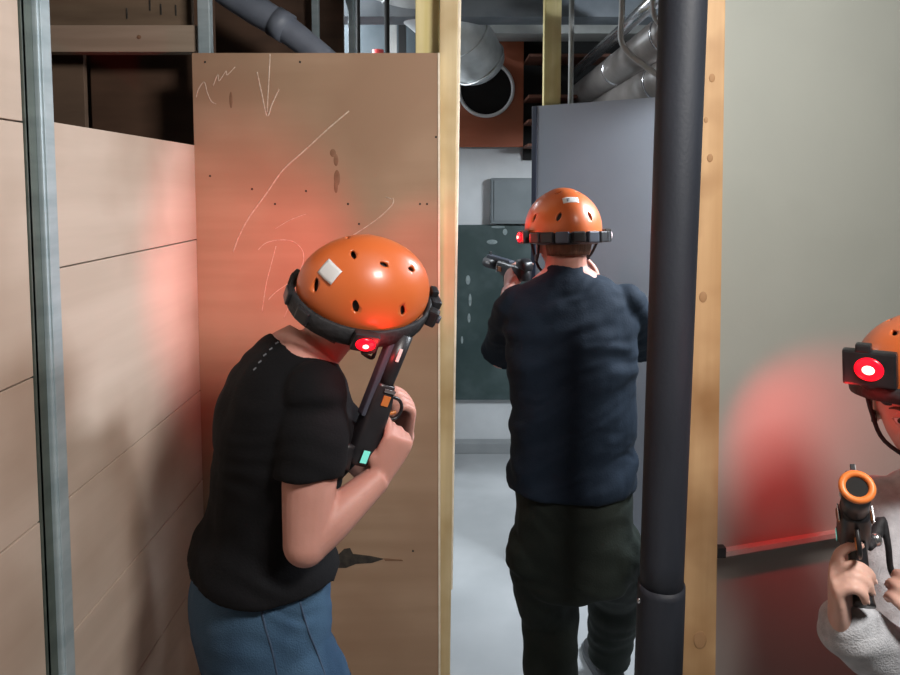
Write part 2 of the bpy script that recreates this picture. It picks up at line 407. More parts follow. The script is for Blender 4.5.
# rust panel with a real round hole
cx = P(486, 89, 4.34); rh = .165
x0 = P(430, 147, 4.34).x; x1 = P(523, 147, 4.34).x; z0 = P(430, 147, 4.34).z; z1 = P(430, 36, 4.34).z
bm = bmesh.new(); n = 48; inner = []; outer = []
for k in range(n):
    a = 2*PI*k/n; c = math.cos(a); s = math.sin(a)
    inner.append((cx.x+rh*c, cx.z+rh*s))
    tx = ((x1-cx.x) if c > 0 else (x0-cx.x))/c if abs(c) > 1e-6 else 1e9
    tz = ((z1-cx.z) if s > 0 else (z0-cx.z))/s if abs(s) > 1e-6 else 1e9
    t_ = min(tx, tz); outer.append((cx.x+t_*c, cx.z+t_*s))
for (cxx, czz) in ((x0, z0), (x1, z0), (x0, z1), (x1, z1)):
    k = min(range(n), key=lambda q: abs(outer[q][0]-cxx)+abs(outer[q][1]-czz)); outer[k] = (cxx, czz)
for Y in (4.34, 4.37):
    i_ = [bm.verts.new((x, Y, z)) for x, z in inner]; o_ = [bm.verts.new((x, Y, z)) for x, z in outer]
    for k in range(n): bm.faces.new((i_[k], i_[(k+1) % n], o_[(k+1) % n], o_[k]))
bm.verts.ensure_lookup_table(); vs = bm.verts[:]
for k in range(n):
    for off in (0, n):
        bm.faces.new((vs[off+k], vs[off+(k+1) % n], vs[2*n+off+(k+1) % n], vs[2*n+off+k]))
link('board', bm, M_rust, rp2)
bm = bmesh.new(); tube(bm, [(cx.x+rh*math.cos(2*PI*k/64), 4.335, cx.z+rh*math.sin(2*PI*k/64)) for k in range(64)], .011, 10, close=True); link('rim', bm, mat('white_rim', (.55,.56,.57), (.65,.66,.67), .5), rp2, True)
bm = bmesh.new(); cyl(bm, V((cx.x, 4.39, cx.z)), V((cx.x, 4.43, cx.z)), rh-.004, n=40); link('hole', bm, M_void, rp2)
# duct elbow
dd = empty('air_duct', P(470, 60, 3.9), 'silver round metal duct elbow in front of the vent hole', 'duct')
bm = bmesh.new()
e = P(480, 62, 3.85)
tube(bm, [(e.x-.95, 3.35, e.z+.55), (e.x-.45, 3.5, e.z+.35), (e.x-.12, 3.72, e.z+.13), e+V((.0, .06, -.0))], [.15, .15, .15, .146], 40); link('elbow', bm, M_duct, dd, True)
for q, ax in (((e.x-.45, 3.5, e.z+.35), V((.7, .3, -.3))), ((e.x-.10, 3.74, e.z+.115), V((.45, .6, -.45))), (tuple(e+V((0, .05, 0))), V((.5, .5, -.5)))):
    bm = bmesh.new(); ax.normalize(); u = ax.orthogonal().normalized(); w = ax.cross(u)
    tube(bm, [V(q)+(u*math.cos(2*PI*k/48)+w*math.sin(2*PI*k/48))*.151 for k in range(48)], .005, 8, close=True); link('seam', bm, M_duct, dd, True)
# dark shelving between rust panel and slate panel
sh = empty('wall_shelf', P(531, 120, 4.3), 'dark open shelf rack with brown boards beside the orange-brown panel', 'shelf')
a = P(524, 40, 4.41); b = P(640, 160, 4.41); bm = bmesh.new(); box(bm, (a.x, 4.41, b.z), (b.x, 4.43, a.z)); link('back', bm, M_void, sh)
for y in (57, 97, 121, 145):
    q = P(524, y, 4.2); bm = bmesh.new(); box(bm, (a.x, 4.12, q.z-.012), (b.x, 4.41, q.z+.004)); link('shelf_board', bm, mat('shelf_brown', (.10,.035,.02), (.14,.05,.028), .7), sh)
bm = bmesh.new(); box(bm, (b.x, 4.12, b.z), (b.x+.02, 4.43, a.z)); link('side', bm, M_void, sh)
# beam at ceiling
bm = bmesh.new(); q = P(460, 37, 4.2); box(bm, (-2.6, 4.1, q.z-.0), (3.4, 4.33, q.z+.05), bev=.004)
o = link('ceiling_beam', bm, mat('cream_beam', (.33,.34,.33), (.42,.43,.41), .7)); tag(o, 'pale beam running across the back just under the ceiling', 'beam')
bm = bmesh.new(); q = P(460, 20, 3.6); box(bm, (-2.6, 3.45, q.z-.02), (3.4, 3.62, CE), bev=.004)
o = link('ceiling_beam', bm, mat('slate_beam', (.12,.14,.16), (.17,.19,.21), .7)); tag(o, 'dark grey-blue beam crossing the ceiling of the back room', 'beam')

# slate panel
a = V((P(537, 107, 3.0).x, 3.0, 0)); b = V((.80, 2.70, 0)); d = (b-a).normalized(); b2 = a+d*.72; zt = P(540, 106, 3.0).z
nn = V((-d.y, d.x, 0))
sl = slab('slate_panel', [a+V((0, 0, .02)), b2+V((0, 0, .02)), a+V((0, 0, zt))], nn*.03, M_slate)
tag(sl, 'tall smooth slate-grey board standing in front of the man, beyond the opening', 'board')
bm = bmesh.new(); M4 = oriented(a, d, nn, V((0, 0, 1))); box(bm, (-.022, -.004, 0), (.0, .034, zt), M4, bev=.002); link('edge_trim', bm, mat('navy_edge', (.018,.022,.04), (.025,.03,.05), .5), sl)
q = P(554, 60, 2.98)
post('timber_batten', (q.x, 3.02, CE), (q.x, 3.02, zt-.3), .072, .05, M_pine, 'yellow pine batten rising above the slate-grey board', 'timber batten')
q = P(573, 60, 3.15)
bm = bmesh.new(); cyl(bm, V((q.x, 3.2, CE)), V((q.x, 3.2, 1.9)), .012); tag(link('conduit', bm, M_cable, None, True), 'thin grey vertical conduit right of the yellow batten above the slate board', 'conduit')

# pipes along Y, upper right
def ypipe(name, px, py, Yr, r, m, label, y0, y1, bands=()):
    q = P(px, py, Yr); root = empty(name, (q.x, y1, q.z), label, 'pipe')
    bm = bmesh.new(); cyl(bm, V((q.x, y0, q.z)), V((q.x, y1, q.z)), r, n=32); link('run', bm, m, root, True)
    for yb in bands:
        bm = bmesh.new(); cyl(bm, V((q.x, yb, q.z)), V((q.x, yb+.02, q.z)), r+.003, n=32); link('band', bm, M_silver, root, True)
    return root
ypipe('ceiling_pipe', 648, 48, 2.9, .075, M_lagging, 'upper thick lagged pipe running back along the ceiling, right of the batten', 1.95, 4.4, (2.6, 3.4))
ypipe('ceiling_pipe', 657, 84, 3.0, .085, M_lagging, 'lower thick lagged pipe just above the top of the slate board', 2.1, 4.4, (2.9,))
ypipe('ceiling_pipe', 640, 14, 2.9, .028, M_silver, 'thin bright metal pipe above the lagged pipes', 1.95, 4.4)
ypipe('ceiling_pipe', 628, 22, 3.2, .022, M_cable, 'thin grey pipe left of the bright metal pipe', 1.95, 4.4)
bm = bmesh.new(); tube(bm, [P(622, -30, 2.6), P(622, 10, 2.6), P(621, 38, 2.6), P(628, 52, 2.6), P(645, 66, 2.6), P(670, 84, 2.6)], .011, 12)
tag(link('conduit', bm, M_cable, None, True), 'bent grey conduit crossing in front of the lagged pipes', 'conduit')
bm = bmesh.new(); tube(bm, [P(653, -30, 2.5), P(653, 5, 2.5), P(655, 18, 2.5), P(664, 28, 2.5)], .009, 12)
tag(link('conduit', bm, M_cable, None, True), 'short curved conduit beside the black pipe at the top', 'conduit')
def tube_lamp(x, y, z, L, label, axis='y'):
    r = empty('tube_lamp', (x, y, z), label, 'ceiling lamp', None)
    bm = bmesh.new(); box(bm, (x-.05, y-L/2, z+.02), (x+.05, y+L/2, z+.06), bev=.006); link('batten', bm, M_grey_panel, r)
    bm = bmesh.new(); cyl(bm, V((x, y-L/2+.03, z)), V((x, y+L/2-.03, z)), .014); link('tube', bm, M_tube, r, True)
    for s in (-1, 1):
        bm = bmesh.new(); box(bm, (x-.016, y+s*(L/2-.015)-.015, z-.02), (x+.016, y+s*(L/2-.015)+.015, z+.03), bev=.003); link('end_cap', bm, M_grey_panel, r)
    for s in (-1, 1):
        bm = bmesh.new(); cyl(bm, V((x, y+s*L*.35, z+.06)), V((x, y+s*L*.35, CE)), .004); link('hanger', bm, M_grey_panel, r, True)
    return r
q = P(650, 96, 3.3)
tube_lamp(1.10, 3.35, 2.16, 1.3, 'bright fluorescent tube lamp glimpsed above the slate board')

# top strip left of centre: brown partition, diagonal pipe, studs, hangers
a = P(200, 60, 3.0); b = P(344, 60, 3.0)
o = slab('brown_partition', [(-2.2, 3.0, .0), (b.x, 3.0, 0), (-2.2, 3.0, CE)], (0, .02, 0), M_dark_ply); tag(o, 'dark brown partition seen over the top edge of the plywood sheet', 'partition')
bm = bmesh.new(); tube(bm, [P(178, -80, 2.6), P(205, -28, 2.6), P(250, 6, 2.6), P(285, 28, 2.6), P(330, 64, 2.6), P(380, 110, 2.6), P(400, 200, 2.6), V((P(402, 300, 2.6).x, 2.6, 0))], [.055, .055, .055, .05, .046, .046, .046, .046], 28)
dp = link('waste_pipe', bm, M_gpipe, None, True); tag(dp, 'grey plastic pipe slanting down behind the top of the plywood', 'pipe')
bm = bmesh.new(); c = P(281, 25, 2.6); ax = (P(285, 28, 2.6)-P(250, 6, 2.6)).normalized(); cyl(bm, c-ax*.03, c+ax*.03, .056, n=28); link('collar', bm, M_gpipe, dp, True)
st2 = post('metal_stud', (P(203.5, 20, 2.08).x, 2.08, CE), (P(203.5, 20, 2.08).x, 2.08, 1.7), .036, .03, M_steel, 'short grey steel stud at the top left corner of the plywood sheet', 'metal stud')
post('metal_stud', (P(315, 20, 2.9).x, 2.9, CE), (P(315, 20, 2.9).x, 2.9, 0), .028, .03, M_steel, 'thin steel stud behind the lower end of the slanting grey pipe', 'metal stud')
post('metal_stud', (P(351, 20, 3.0).x, 3.02, CE), (P(351, 20, 3.0).x, 3.02, 0), .030, .03, M_steel, 'steel stud at the right edge of the dark brown partition', 'metal stud')
for i, (x, w, lab) in enumerate(((358, .010, 'left'), (387, .012, 'right'))):
    c = P(x, 20, 3.3).x; bm = bmesh.new(); cyl(bm, V((c, 3.3, CE)), V((c, 3.3, 1.5)), w); tag(link('hanger_rod', bm, M_void, None, True), ('thin dark hanging rod next to the partition stud' if i == 0 else 'thin dark hanging rod nearer the yellow batten'), 'rod')
for i, x in enumerate((393, 402)):
    c = P(x, 25, 3.9).x; bm = bmesh.new(); box(bm, (c-.02, 3.9, 0), (c+.02, 3.94, P(x, 12+6*i, 3.9).z)); tag(link('pipe_upright', bm, M_cable if i == 0 else M_void), ('pale upright far behind, left one of two close together' if i == 0 else 'dark upright far behind, right one of two close together'), 'upright')
bm = bmesh.new(); q = P(378, 50, 3.7); cyl(bm, V((q.x, q.y, 0)), q, .03, n=20); tag(link('red_pipe', bm, mat('red_paint', (.35,.02,.02), (.4,.03,.03), .5), None, True), 'capped red pipe end just showing above the plywood edge', 'pipe')
bm = bmesh.new(); qa = P(338, -10, 2.9); qb = P(350, 12, 2.9)
vs = [bm.verts.new(x) for x in (V((P(326, -40, 2.95).x, 2.95, CE-.001)), V((P(352, -40, 2.95).x, 2.95, CE-.001)), P(352, 22, 2.95))]; f = bm.faces.new(vs)
ex = bmesh.ops.extrude_face_region(bm, geom=[f]); [setattr(v.co, 'y', v.co.y+.02) for v in ex['geom'] if isinstance(v, bmesh.types.BMVert)]
tag(link('gusset_plate', bm, M_steel), 'grey triangular plate against the ceiling at the partition stud', 'plate')
bm = bmesh.new(); box(bm, (-.75, 4.02, .0), (-.19, 4.07, CE-.001)); tag(link('dark_backdrop', bm, mat('dim_back_blue_grey', (.04,.055,.065), (.06,.075,.085), .7)), 'dark blue-grey backdrop added behind the hanging rods to cover the bright beam and wall', 'panel')  # added dark sheet for the dim open back, hiding the bright beam

# ---------------------------------------------------------------- hand / head / body builders
def hand(bm, nails, W, d, n, right, curls, thumb, spread=.06, scale=1.):
    d = V(d).normalized(); n = V(n); n = (n-d*n.dot(d)).normalized()
    s = d.cross(n) if right else n.cross(d)
    k = scale; W = V(W)
    loft(bm, [(W-d*.03*k, s*.028*k, n*.021*k), (W, s*.029*k, n*.020*k), (W+d*.03*k, s*.036*k, n*.017*k), (W+d*.065*k, s*.041*k, n*.0145*k), (W+d*.088*k, s*.040*k, n*.012*k), (W+d*.096*k, s*.036*k, n*.008*k)], 20, 4)
    ell(bm, W+d*.03*k+s*.026*k+n*.010*k, .02*k, .02*k, .02*k)
    L = [(.030, .070), (.0105, .080), (-.0095, .074), (-.028, .058)]
    for i, (off, ln) in enumerate(L):
        c = curls[i] if isinstance(curls[0], (list, tuple)) else curls
        p = W+d*(.088-.004*abs(off)/.03)*k+s*off*k; dr = (d+s*off*spread*20*.5).normalized()
        pts = [p-d*.02*k]; rad = [.0095*k]; pts.append(p); rad.append(.0098*k)
        seg = (.45*ln, .31*ln, .24*ln); nn_ = n
        for a, l, r in zip(c, seg, (.0092, .0084, .0068)):
            a = R(a); nd_ = dr*math.cos(a)+nn_*math.sin(a); nn_ = nn_*math.cos(a)-dr*math.sin(a); dr = nd_.normalized()
            p = p+dr*l*k; pts.append(p.copy()); rad.append(r*k)
        tube(bm, pts, rad, 12, 3); ell(bm, pts[-1], .0068*k, .0068*k, .0068*k, seg=12)
        for q, r in zip(pts[1:-1], (.0102, .0094, .0086)): ell(bm, q, r*k, r*k, r*k, seg=12)
        nails.append((pts[-1]-nn_*.0055*k-dr*.001*k, dr, nn_, s, k))
    p = W+d*.022*k+s*.026*k+n*.006*k; pts = [p-d*.01*k, p]; rad = [.013*k, .0125*k]
    for (a_d, a_s, a_n), l, r in zip(thumb, (.040, .032, .024), (.0108, .0096, .0078)):
        dr = (d*a_d+s*a_s+n*a_n).normalized(); p = p+dr*l*k; pts.append(p.copy()); rad.append(r*k)
    tube(bm, pts, rad, 12, 3); ell(bm, pts[-1], .0078*k, .0078*k, .0078*k, seg=12)
    back = (-n + s*.3).normalized()
    nails.append((pts[-1]+back*.006*k, dr, -back, (dr.cross(back)).normalized(), k))
    return s
def add_nails(nails, body):
    for p, d, n, s, k in nails:
        bm = bmesh.new(); s2 = d.cross(n).normalized(); M = oriented(p, d, s2, n)
        ell(bm, (0, 0, 0), .0062*k, .0052*k, .0018*k, seg=12)
        for v in bm.verts: v.co = M @ v.co
        link('fingernail', bm, M_nail, body, True)

def frame(o, fwd, up):
    f = V(fwd).normalized(); u = V(up); u = (u-f*u.dot(f)).normalized(); r = f.cross(u)
    return oriented(V(o), r, f, u)      # local x right, y forward, z up
def head(bm, H, s=1.):
    """H maps local (x right, y fwd, z up) to world"""
    r = bmesh.ops.create_uvsphere(bm, u_segments=96, v_segments=64, radius=1)
    def g(x, z, cx, cz, w, h): return math.exp(-((x-cx)/w)**2-((z-cz)/h)**2)
    for v in r['verts']:
        x, y, z = v.co
        X = x*.074; Z = z*.118; Y = y*(.094 if y > 0 else .100)
        if z < 0:
            t = -z
            X *= 1-.30*t**1.4
            if y < 0: Y *= 1-.55*t**1.1
            else: Y *= 1-.10*t
        if y > 0:
            Y += .010*max(0, -z)*y + .006*g(X, Z, 0, .028, .045, .012)*y          # brow
            Y -= .016*y*(g(X, Z, .032, .0, .017, .012)+g(X, Z, -.032, .0, .017, .012))
            Y += .005*y*(g(X, Z, .042, -.03, .02, .018)+g(X, Z, -.042, -.03, .02, .018))
            Y += .009*y*g(X, Z, 0, -.075, .028, .022)
            Y += .012*y*g(X, Z, 0, -.108, .024, .018)
        v.co = H @ (V((X, Y, Z))*s)
    def tr(bm2):
        for v in bm2.verts: v.co = H @ (v.co*s)
    b = bmesh.new()
    loft(b, [((0, .086, .016), V((.007, 0, 0)), V((0, .004, .004))), ((0, .095, -.005), V((.0075, 0, 0)), V((0, .007, .003))), ((0, .106, -.028), V((.011, 0, 0)), V((0, .011, .004))), ((0, .104, -.040), V((.012, 0, 0)), V((0, .009, .003))), ((0, .094, -.046), V((.009, 0, 0)), V((0, .005, .002)))], 16, 3)
    ell(b, (0, .111, -.034), .010, .009, .008, seg=14)
    for sx in (-1, 1):
        ell(b, (sx*.0125, .100, -.038), .0065, .009, .0065, seg=14)
        # ears
        ell(b, (sx*.078, -.008, -.005), .007, .020, .032, seg=18); ell(b, (sx*.079, -.006, -.032), .006, .010, .012, seg=14)
        # lids
        tube(b, [(sx*.017, .083, -.001), (sx*.025, .0895, .0065), (sx*.034, .0885, .008), (sx*.043, .083, .005), (sx*.049, .076, -.001)], .0034, 8, 3)
        tube(b, [(sx*.018, .083, -.002), (sx*.026, .0875, -.0075), (sx*.035, .0865, -.008), (sx*.043, .082, -.005), (sx*.049, .076, -.001)], .0028, 8, 3)
    tube(b, [(-.024, .083, -.0745), (-.012, .0965, -.071), (-.004, .100, -.069), (0, .0995, -.070), (.004, .100, -.069), (.012, .0965, -.071), (.024, .083, -.0745)], [.002, .0045, .005, .0045, .005, .0045, .002], 10, 3)
    tube(b, [(-.023, .083, -.0765), (-.010, .096, -.081), (0, .098, -.0825), (.010, .096, -.081), (.023, .083, -.0765)], [.002, .005, .006, .005, .002], 10, 3)
    tr(b)
    me = bpy.data.meshes.new('t'); b.to_mesh(me); b.free(); bm.from_mesh(me); bpy.data.meshes.remove(me)
def face_parts(H, body, s, hair):
    for sx in (-1, 1):
        b = bmesh.new(); ell(b, (sx*.032, .0745, -.0005), .0128, .0128, .0128, seg=20)
        for v in b.verts: v.co = H @ (v.co*s)
        e = link('eye', b, M_eyew, body, True)
        b = bmesh.new(); ell(b, (sx*.032, .0855, -.0005), .006, .0025, .006, seg=16)
        for v in b.verts: v.co = H @ (v.co*s)
        link('iris', b, M_iris, e, True)
        b = bmesh.new(); tube(b, [(sx*.014, .0935, .020), (sx*.026, .0945, .0245), (sx*.040, .086, .0245), (sx*.051, .074, .018)], [.003, .0036, .003, .0015], 8, 4)
        for v in b.verts: v.co = H @ (v.co*s)
        link('eyebrow', b, hair, body, True)
def haircap(H, body, s, m, low=-.07, rad=(.081, .104, .121)):
    b = bmesh.new(); r = bmesh.ops.create_uvsphere(b, u_segments=48, v_segments=32, radius=1)
    for v in r['verts']:
        v.co = V((v.co.x*rad[0], v.co.y*rad[1]-.004, v.co.z*rad[2]))
    dele = [v for v in b.verts if (v.co.y > -.012 and v.co.z < .052+.0*v.co.y) or v.co.z < low or (v.co.y > -.045 and v.co.z < -.02)]
    bmesh.ops.delete(b, geom=dele, context='VERTS')
    ex = bmesh.ops.solidify(b, geom=b.faces[:], thickness=.008)
    for v in b.verts:
        q = v.co.copy(); q += q.normalized()*.003*noise.noise(V((q.x*90, q.y*90, q.z*8)))
        v.co = H @ (q*s)
    return link('hair', b, m, body, True)

def arm(bm, S, E, W, r, infl=0.):
    """tapered arm; r=(shoulder, mid upper, elbow, mid fore, wrist)"""
    S, E, W = V(S), V(E), V(W)
    tube(bm, [S, S.lerp(E, .45), E], [r[0]+infl, r[1]+infl, r[2]+infl], 20, 6)
    ell(bm, S, r[0]+infl, r[0]+infl, r[0]+infl); ell(bm, E, r[2]+infl, r[2]+infl, r[2]+infl)
    tube(bm, [E, E.lerp(W, .33), W], [r[2]*.97+infl, r[3]+infl, r[4]+infl], 20, 6)
def leg(bm, Hp, K, A, r, infl=0.):
    Hp, K, A = V(Hp), V(K), V(A)
    tube(bm, [Hp, Hp.lerp(K, .4), K], [r[0]+infl, r[1]+infl, r[2]+infl], 24, 6)
    ell(bm, Hp, r[0]+infl, r[0]+infl, r[0]+infl); ell(bm, K, r[2]+infl, r[2]+infl, r[2]+infl)
    tube(bm, [K, K.lerp(A, .35), A], [r[2]*.97+infl, r[3]+infl, r[4]+infl], 24, 6)
def torso(bm, sp, Rv, infl=0.):
    Rv = V(Rv).normalized(); secs = []
    for i, (c, w, d) in enumerate(sp):
        a = V(sp[max(i-1, 0)][0]); b = V(sp[min(i+1, len(sp)-1)][0]); t = (b-a).normalized()
        f = t.cross(Rv).normalized(); secs.append((V(c), Rv*(w+infl), f*(d+infl)))
    loft(bm, secs, 36, 6, sq=.9)
def folds(scale, amp, dirn, warp=1.5):
    dirn = V(dirn).normalized()
    def f(p, n):
        q = p*scale; w = noise.noise(q*.35)*warp
        a = noise.noise(V((q.dot(dirn)*1.6+w*1.2, q.x*.35+w, q.y*.35)))
        b = noise.noise(q*.9+V((9, 3, 1)))
        return amp*(a*1.0+b*.45)
    return f
def shoe(A, toe, parent, label=None):
    toe = V((toe[0], toe[1], 0)).normalized(); side = V((toe.y, -toe.x, 0)); A = V(A); z = A.z
    bm = bmesh.new()
    g = V((A.x, A.y, z-.085))
    up = V((0, 0, 1))
    secs = [(g-toe*.07+up*.045, side*.026, up*.03), (g-toe*.05+up*.05, side*.036, up*.045), (g+up*.052, side*.040, up*.046), (g+toe*.07+up*.042, side*.044, up*.034), (g+toe*.13+up*.033, side*.046, up*.026), (g+toe*.175+up*.028, side*.036, up*.02), (g+toe*.195+up*.024, side*.018, up*.012)]
    loft(bm, secs, 24, 4)
    cyl(bm, g-toe*.01+up*.05, A+up*.03, .045, .043)
    o = linkme('shoe', bake(bm, .006, 4), M_shoe, parent)
    bm = bmesh.new()
    pr = [(-.085, .026), (-.07, .036), (0, .040), (.07, .046), (.13, .05), (.18, .042), (.205, .02)]
    bot = []
    for a, w in pr: bot.append(g+toe*a+side*w)
    for a, w in reversed(pr): bot.append(g+toe*a-side*w)
    v0 = [bm.verts.new(x+up*.0) for x in bot]; v1 = [bm.verts.new(x+up*.018) for x in bot]; bm.faces.new(v0[::-1]); bm.faces.new(v1)
    for i in range(len(bot)): bm.faces.new((v0[i], v0[(i+1) % len(bot)], v1[(i+1) % len(bot)], v1[i]))
    link('sole', bm, M_sole, o)

# ---------------------------------------------------------------- helmets
def rim_z(az):        # az from front (+y); front higher, back lower
    return .006+.016*math.cos(az)+ .004*math.cos(2*az)
def build_shell():
    bm = bmesh.new(); NA, NR = 72, 26
    def layer(k, dz=0):
        rings = []
        for i in range(1, NR+1):
            rg = []
            for j in range(NA):
                az = 2*PI*j/NA; zr = rim_z(az)
                tmax = math.acos(max(-1, min(1, (zr-.025)/.118)))
                t = tmax*i/NR
                st = math.sin(t)
                sq = 1+.02*math.cos(4*az)
                x = .112*k*st*math.sin(az)*sq; y = .137*k*st*math.cos(az)*sq-.004; z = .025+.118*k*math.cos(t)
                # slight raised centre band
                bnd = math.exp(-(x/.038)**4); rr = 1+.012*bnd
                rg.append(bm.verts.new((x*rr if 0 else x, y*(1+.006*bnd), z+.0035*bnd)))
            rings.append(rg)
        topv = bm.verts.new((0, -.004, .025+.118*k+.0035))
        for j in range(NA): bm.faces.new((topv, rings[0][j], rings[0][(j+1) % NA]))
        for a, b in zip(rings, rings[1:]):
            for j in range(NA): bm.faces.new((a[j], b[j], b[(j+1) % NA], a[(j+1) % NA]))
        return rings
    a = layer(1.0); b = layer(.955)
    for j in range(NA): bm.faces.new((a[-1][j], b[-1][j], b[-1][(j+1) % NA], a[-1][(j+1) % NA]))
    bmesh.ops.recalc_face_normals(bm, faces=bm.faces[:])
    return bm
VENTS = [(az, el, w, h, rot) for az, el, w, h, rot in (
    (155, 14, .006, .0125, 25), (-155, 14, .006, .0125, -25), (112, 15, .006, .0115, 25), (-112, 15, .006, .0115, -25), (68, 17, .006, .011, 25), (-68, 17, .006, .011, -25),
    (150, 58, .0045, .009, 60), (-150, 58, .0045, .009, -60), (95, 62, .0045, .0085, 80), (-95, 62, .0045, .0085, -80), (40, 55, .0045, .009, 60), (-40, 55, .0045, .009, -60))]
def surf(az, el, k=1.):
    az = R(az); el = R(el)
    return V((.112*k*math.cos(el)*math.sin(az), .137*k*math.cos(el)*math.cos(az)-.004, .025+.118*k*math.sin(el)))
def make_shell_mesh():
    me = bpy.data.meshes.new('shell'); bm = build_shell(); bm.to_mesh(me); bm.free()
    o = bpy.data.objects.new('tmp', me); COL.objects.link(o)
    bm = bmesh.new()
    for az, el, w, h, rot in VENTS:
        p = surf(az, el); nrm = V((p.x/.112**2, (p.y+.004)/.137**2, (p.z-.025)/.118**2)).normalized()
        tz = (V((0, 0, 1))-nrm*nrm.z).normalized(); tx = tz.cross(nrm)
        c, s = math.cos(R(rot)), math.sin(R(rot)); u = tx*c+tz*s; w2 = tz*c-tx*s
        secs = [(p-nrm*.014, u*w, w2*h), (p+nrm*.008, u*w*1.15, w2*h*1.15)]
        loft(bm, secs, 20, 1, raw=True)
    bmesh.ops.recalc_face_normals(bm, faces=bm.faces[:])
    mc = bpy.data.meshes.new('cut'); bm.to_mesh(mc); bm.free()
    c = bpy.data.objects.new('cut', mc); COL.objects.link(c)
    b = o.modifiers.new('b', 'BOOLEAN'); b.object = c; b.operation = 'DIFFERENCE'; b.solver = 'EXACT'
    dg = bpy.context.evaluated_depsgraph_get(); m2 = bpy.data.meshes.new_from_object(o.evaluated_get(dg))
    bpy.data.objects.remove(o); bpy.data.objects.remove(c)
    m2.materials.clear(); m2.materials.append(M_orange)
    for p in m2.polygons: p.use_smooth = True
    return m2
SHELL = make_shell_mesh()
def tl(bm, H, s):
    for v in bm.verts: v.co = H @ (v.co*s)
def ring_pt(az, k=1., dz=0.):
    a = R(az); return V((.118*k*math.sin(a), .144*k*math.cos(a)-.004, rim_z(a)+dz))
def helmet(H, s, label, lamps, stickers, back_box=True, front=True, strap=None, band_h=.030, drop=0.):
    r = empty('helmet', H @ V((0, 0, 0)), label, 'helmet', 'orange helmets with headlamps')
    r.rotation_euler = (0, 0, 0); bpy.context.view_layer.update()
    o = bpy.data.objects.new('shell', SHELL); COL.objects.link(o); o.parent = r
    o.matrix_parent_inverse = r.matrix_basis.inverted(); o.matrix_basis = H @ Matrix.Scale(s, 4)
    # liner
    bm = bmesh.new(); NA = 64
    rg = []
    for i in range(16):
        t = (PI*.5)*i/12 if i <= 12 else 0
        row = []
        for j in range(NA):
            az = 2*PI*j/NA
            if i < 12:
                tmax = math.acos((rim_z(az)-.025)/.118); tt = tmax*(i+1)/12
                row.append(bm.verts.new((.1045*math.sin(tt)*math.sin(az), .1285*math.sin(tt)*math.cos(az)-.004, .025+.110*math.cos(tt))))
            elif i == 12: row.append(bm.verts.new((.106*math.sin(az), .131*math.cos(az)-.004, rim_z(az)-.016)))
            elif i == 13: row.append(bm.verts.new((.098*math.sin(az), .122*math.cos(az)-.004, rim_z(az)-.020)))
            elif i == 14: row.append(bm.verts.new((.092*math.sin(az), .115*math.cos(az)-.004, rim_z(az)-.012)))
            else: row.append(bm.verts.new((.090*math.sin(az), .113*math.cos(az)-.004, rim_z(az)+.03)))
        rg.append(row)
    for a, b in zip(rg, rg[1:]):
        for j in range(NA): bm.faces.new((a[j], b[j], b[(j+1) % NA], a[(j+1) % NA]))
    bm.faces.new(rg[0]); tl(bm, H, s); link('liner', bm, M_blk, r, True)
    # headband
    bm = bmesh.new(); NB = 96; prof = [(0, -band_h/2), (.006, -band_h/2+.003), (.0075, 0), (.006, band_h/2-.003), (0, band_h/2), (-.004, 0)]
    rows = []
    for j in range(NB):
        a = 360*j/NB; p = ring_pt(a, .99, -.002-drop); n_ = V((p.x/.118**2, p.y/.144**2, 0)).normalized()
        bw = 1+.04*math.sin(j*2.1)
        rows.append([bm.verts.new(p+n_*u*bw+V((0, 0, w))) for u, w in prof])
    for j in range(NB):
        a = rows[j]; b = rows[(j+1) % NB]
        for k in range(6): bm.faces.new((a[k], a[(k+1) % 6], b[(k+1) % 6], b[k]))
    tl(bm, H, s); link('headband', bm, M_strap, r, True)
    def locf(az, out=0., dz=0., k=1.0):
        p = ring_pt(az, k, dz-drop); n_ = V((p.x/.118**2, p.y/.144**2, 0)).normalized(); t_ = V((0, 0, 1)).cross(n_)
        return oriented(p+n_*out, t_, n_, V((0, 0, 1)))
    if back_box:
        for az in (180, 160, 200, 141, 219, 124, 236):
            M = locf(az, .007); bm = bmesh.new(); box(bm, (-.019, -.006, -.016), (.019, .010, .016), M, bev=.004); tl(bm, H, s); link('battery_box', bm, M_blk if az % 40 else M_bluegrey, r)
    else:
        for az in (180, 150, 210):
            M = locf(az, .006); bm = bmesh.new(); box(bm, (-.016, -.005, -.015), (.016, .006, .015), M, bev=.004); tl(bm, H, s); link('strap_slider', bm, M_blk, r)
    if front:
        for az, w in ((0, .03), (-24, .012), (24, .012)):
            M = locf(az, .012); bm = bmesh.new(); box(bm, (-w, -.010, -.018), (w, .014, .020), M, bev=.006)
            tl(bm, H, s); ho = link('sensor_housing', bm, M_blk, r)
            bm = bmesh.new(); cyl(bm, M @ V((0, .013, .002)), M @ V((0, .020, .002)), .010, .008, 20); tl(bm, H, s); link('sensor_lens', bm, M_bluegrey, ho, True)
        M = locf(0, .010, .026); bm = bmesh.new(); box(bm, (-.012, -.008, -.008), (.012, .008, .008), M, bev=.004); tl(bm, H, s); link('knob', bm, M_blk, r)
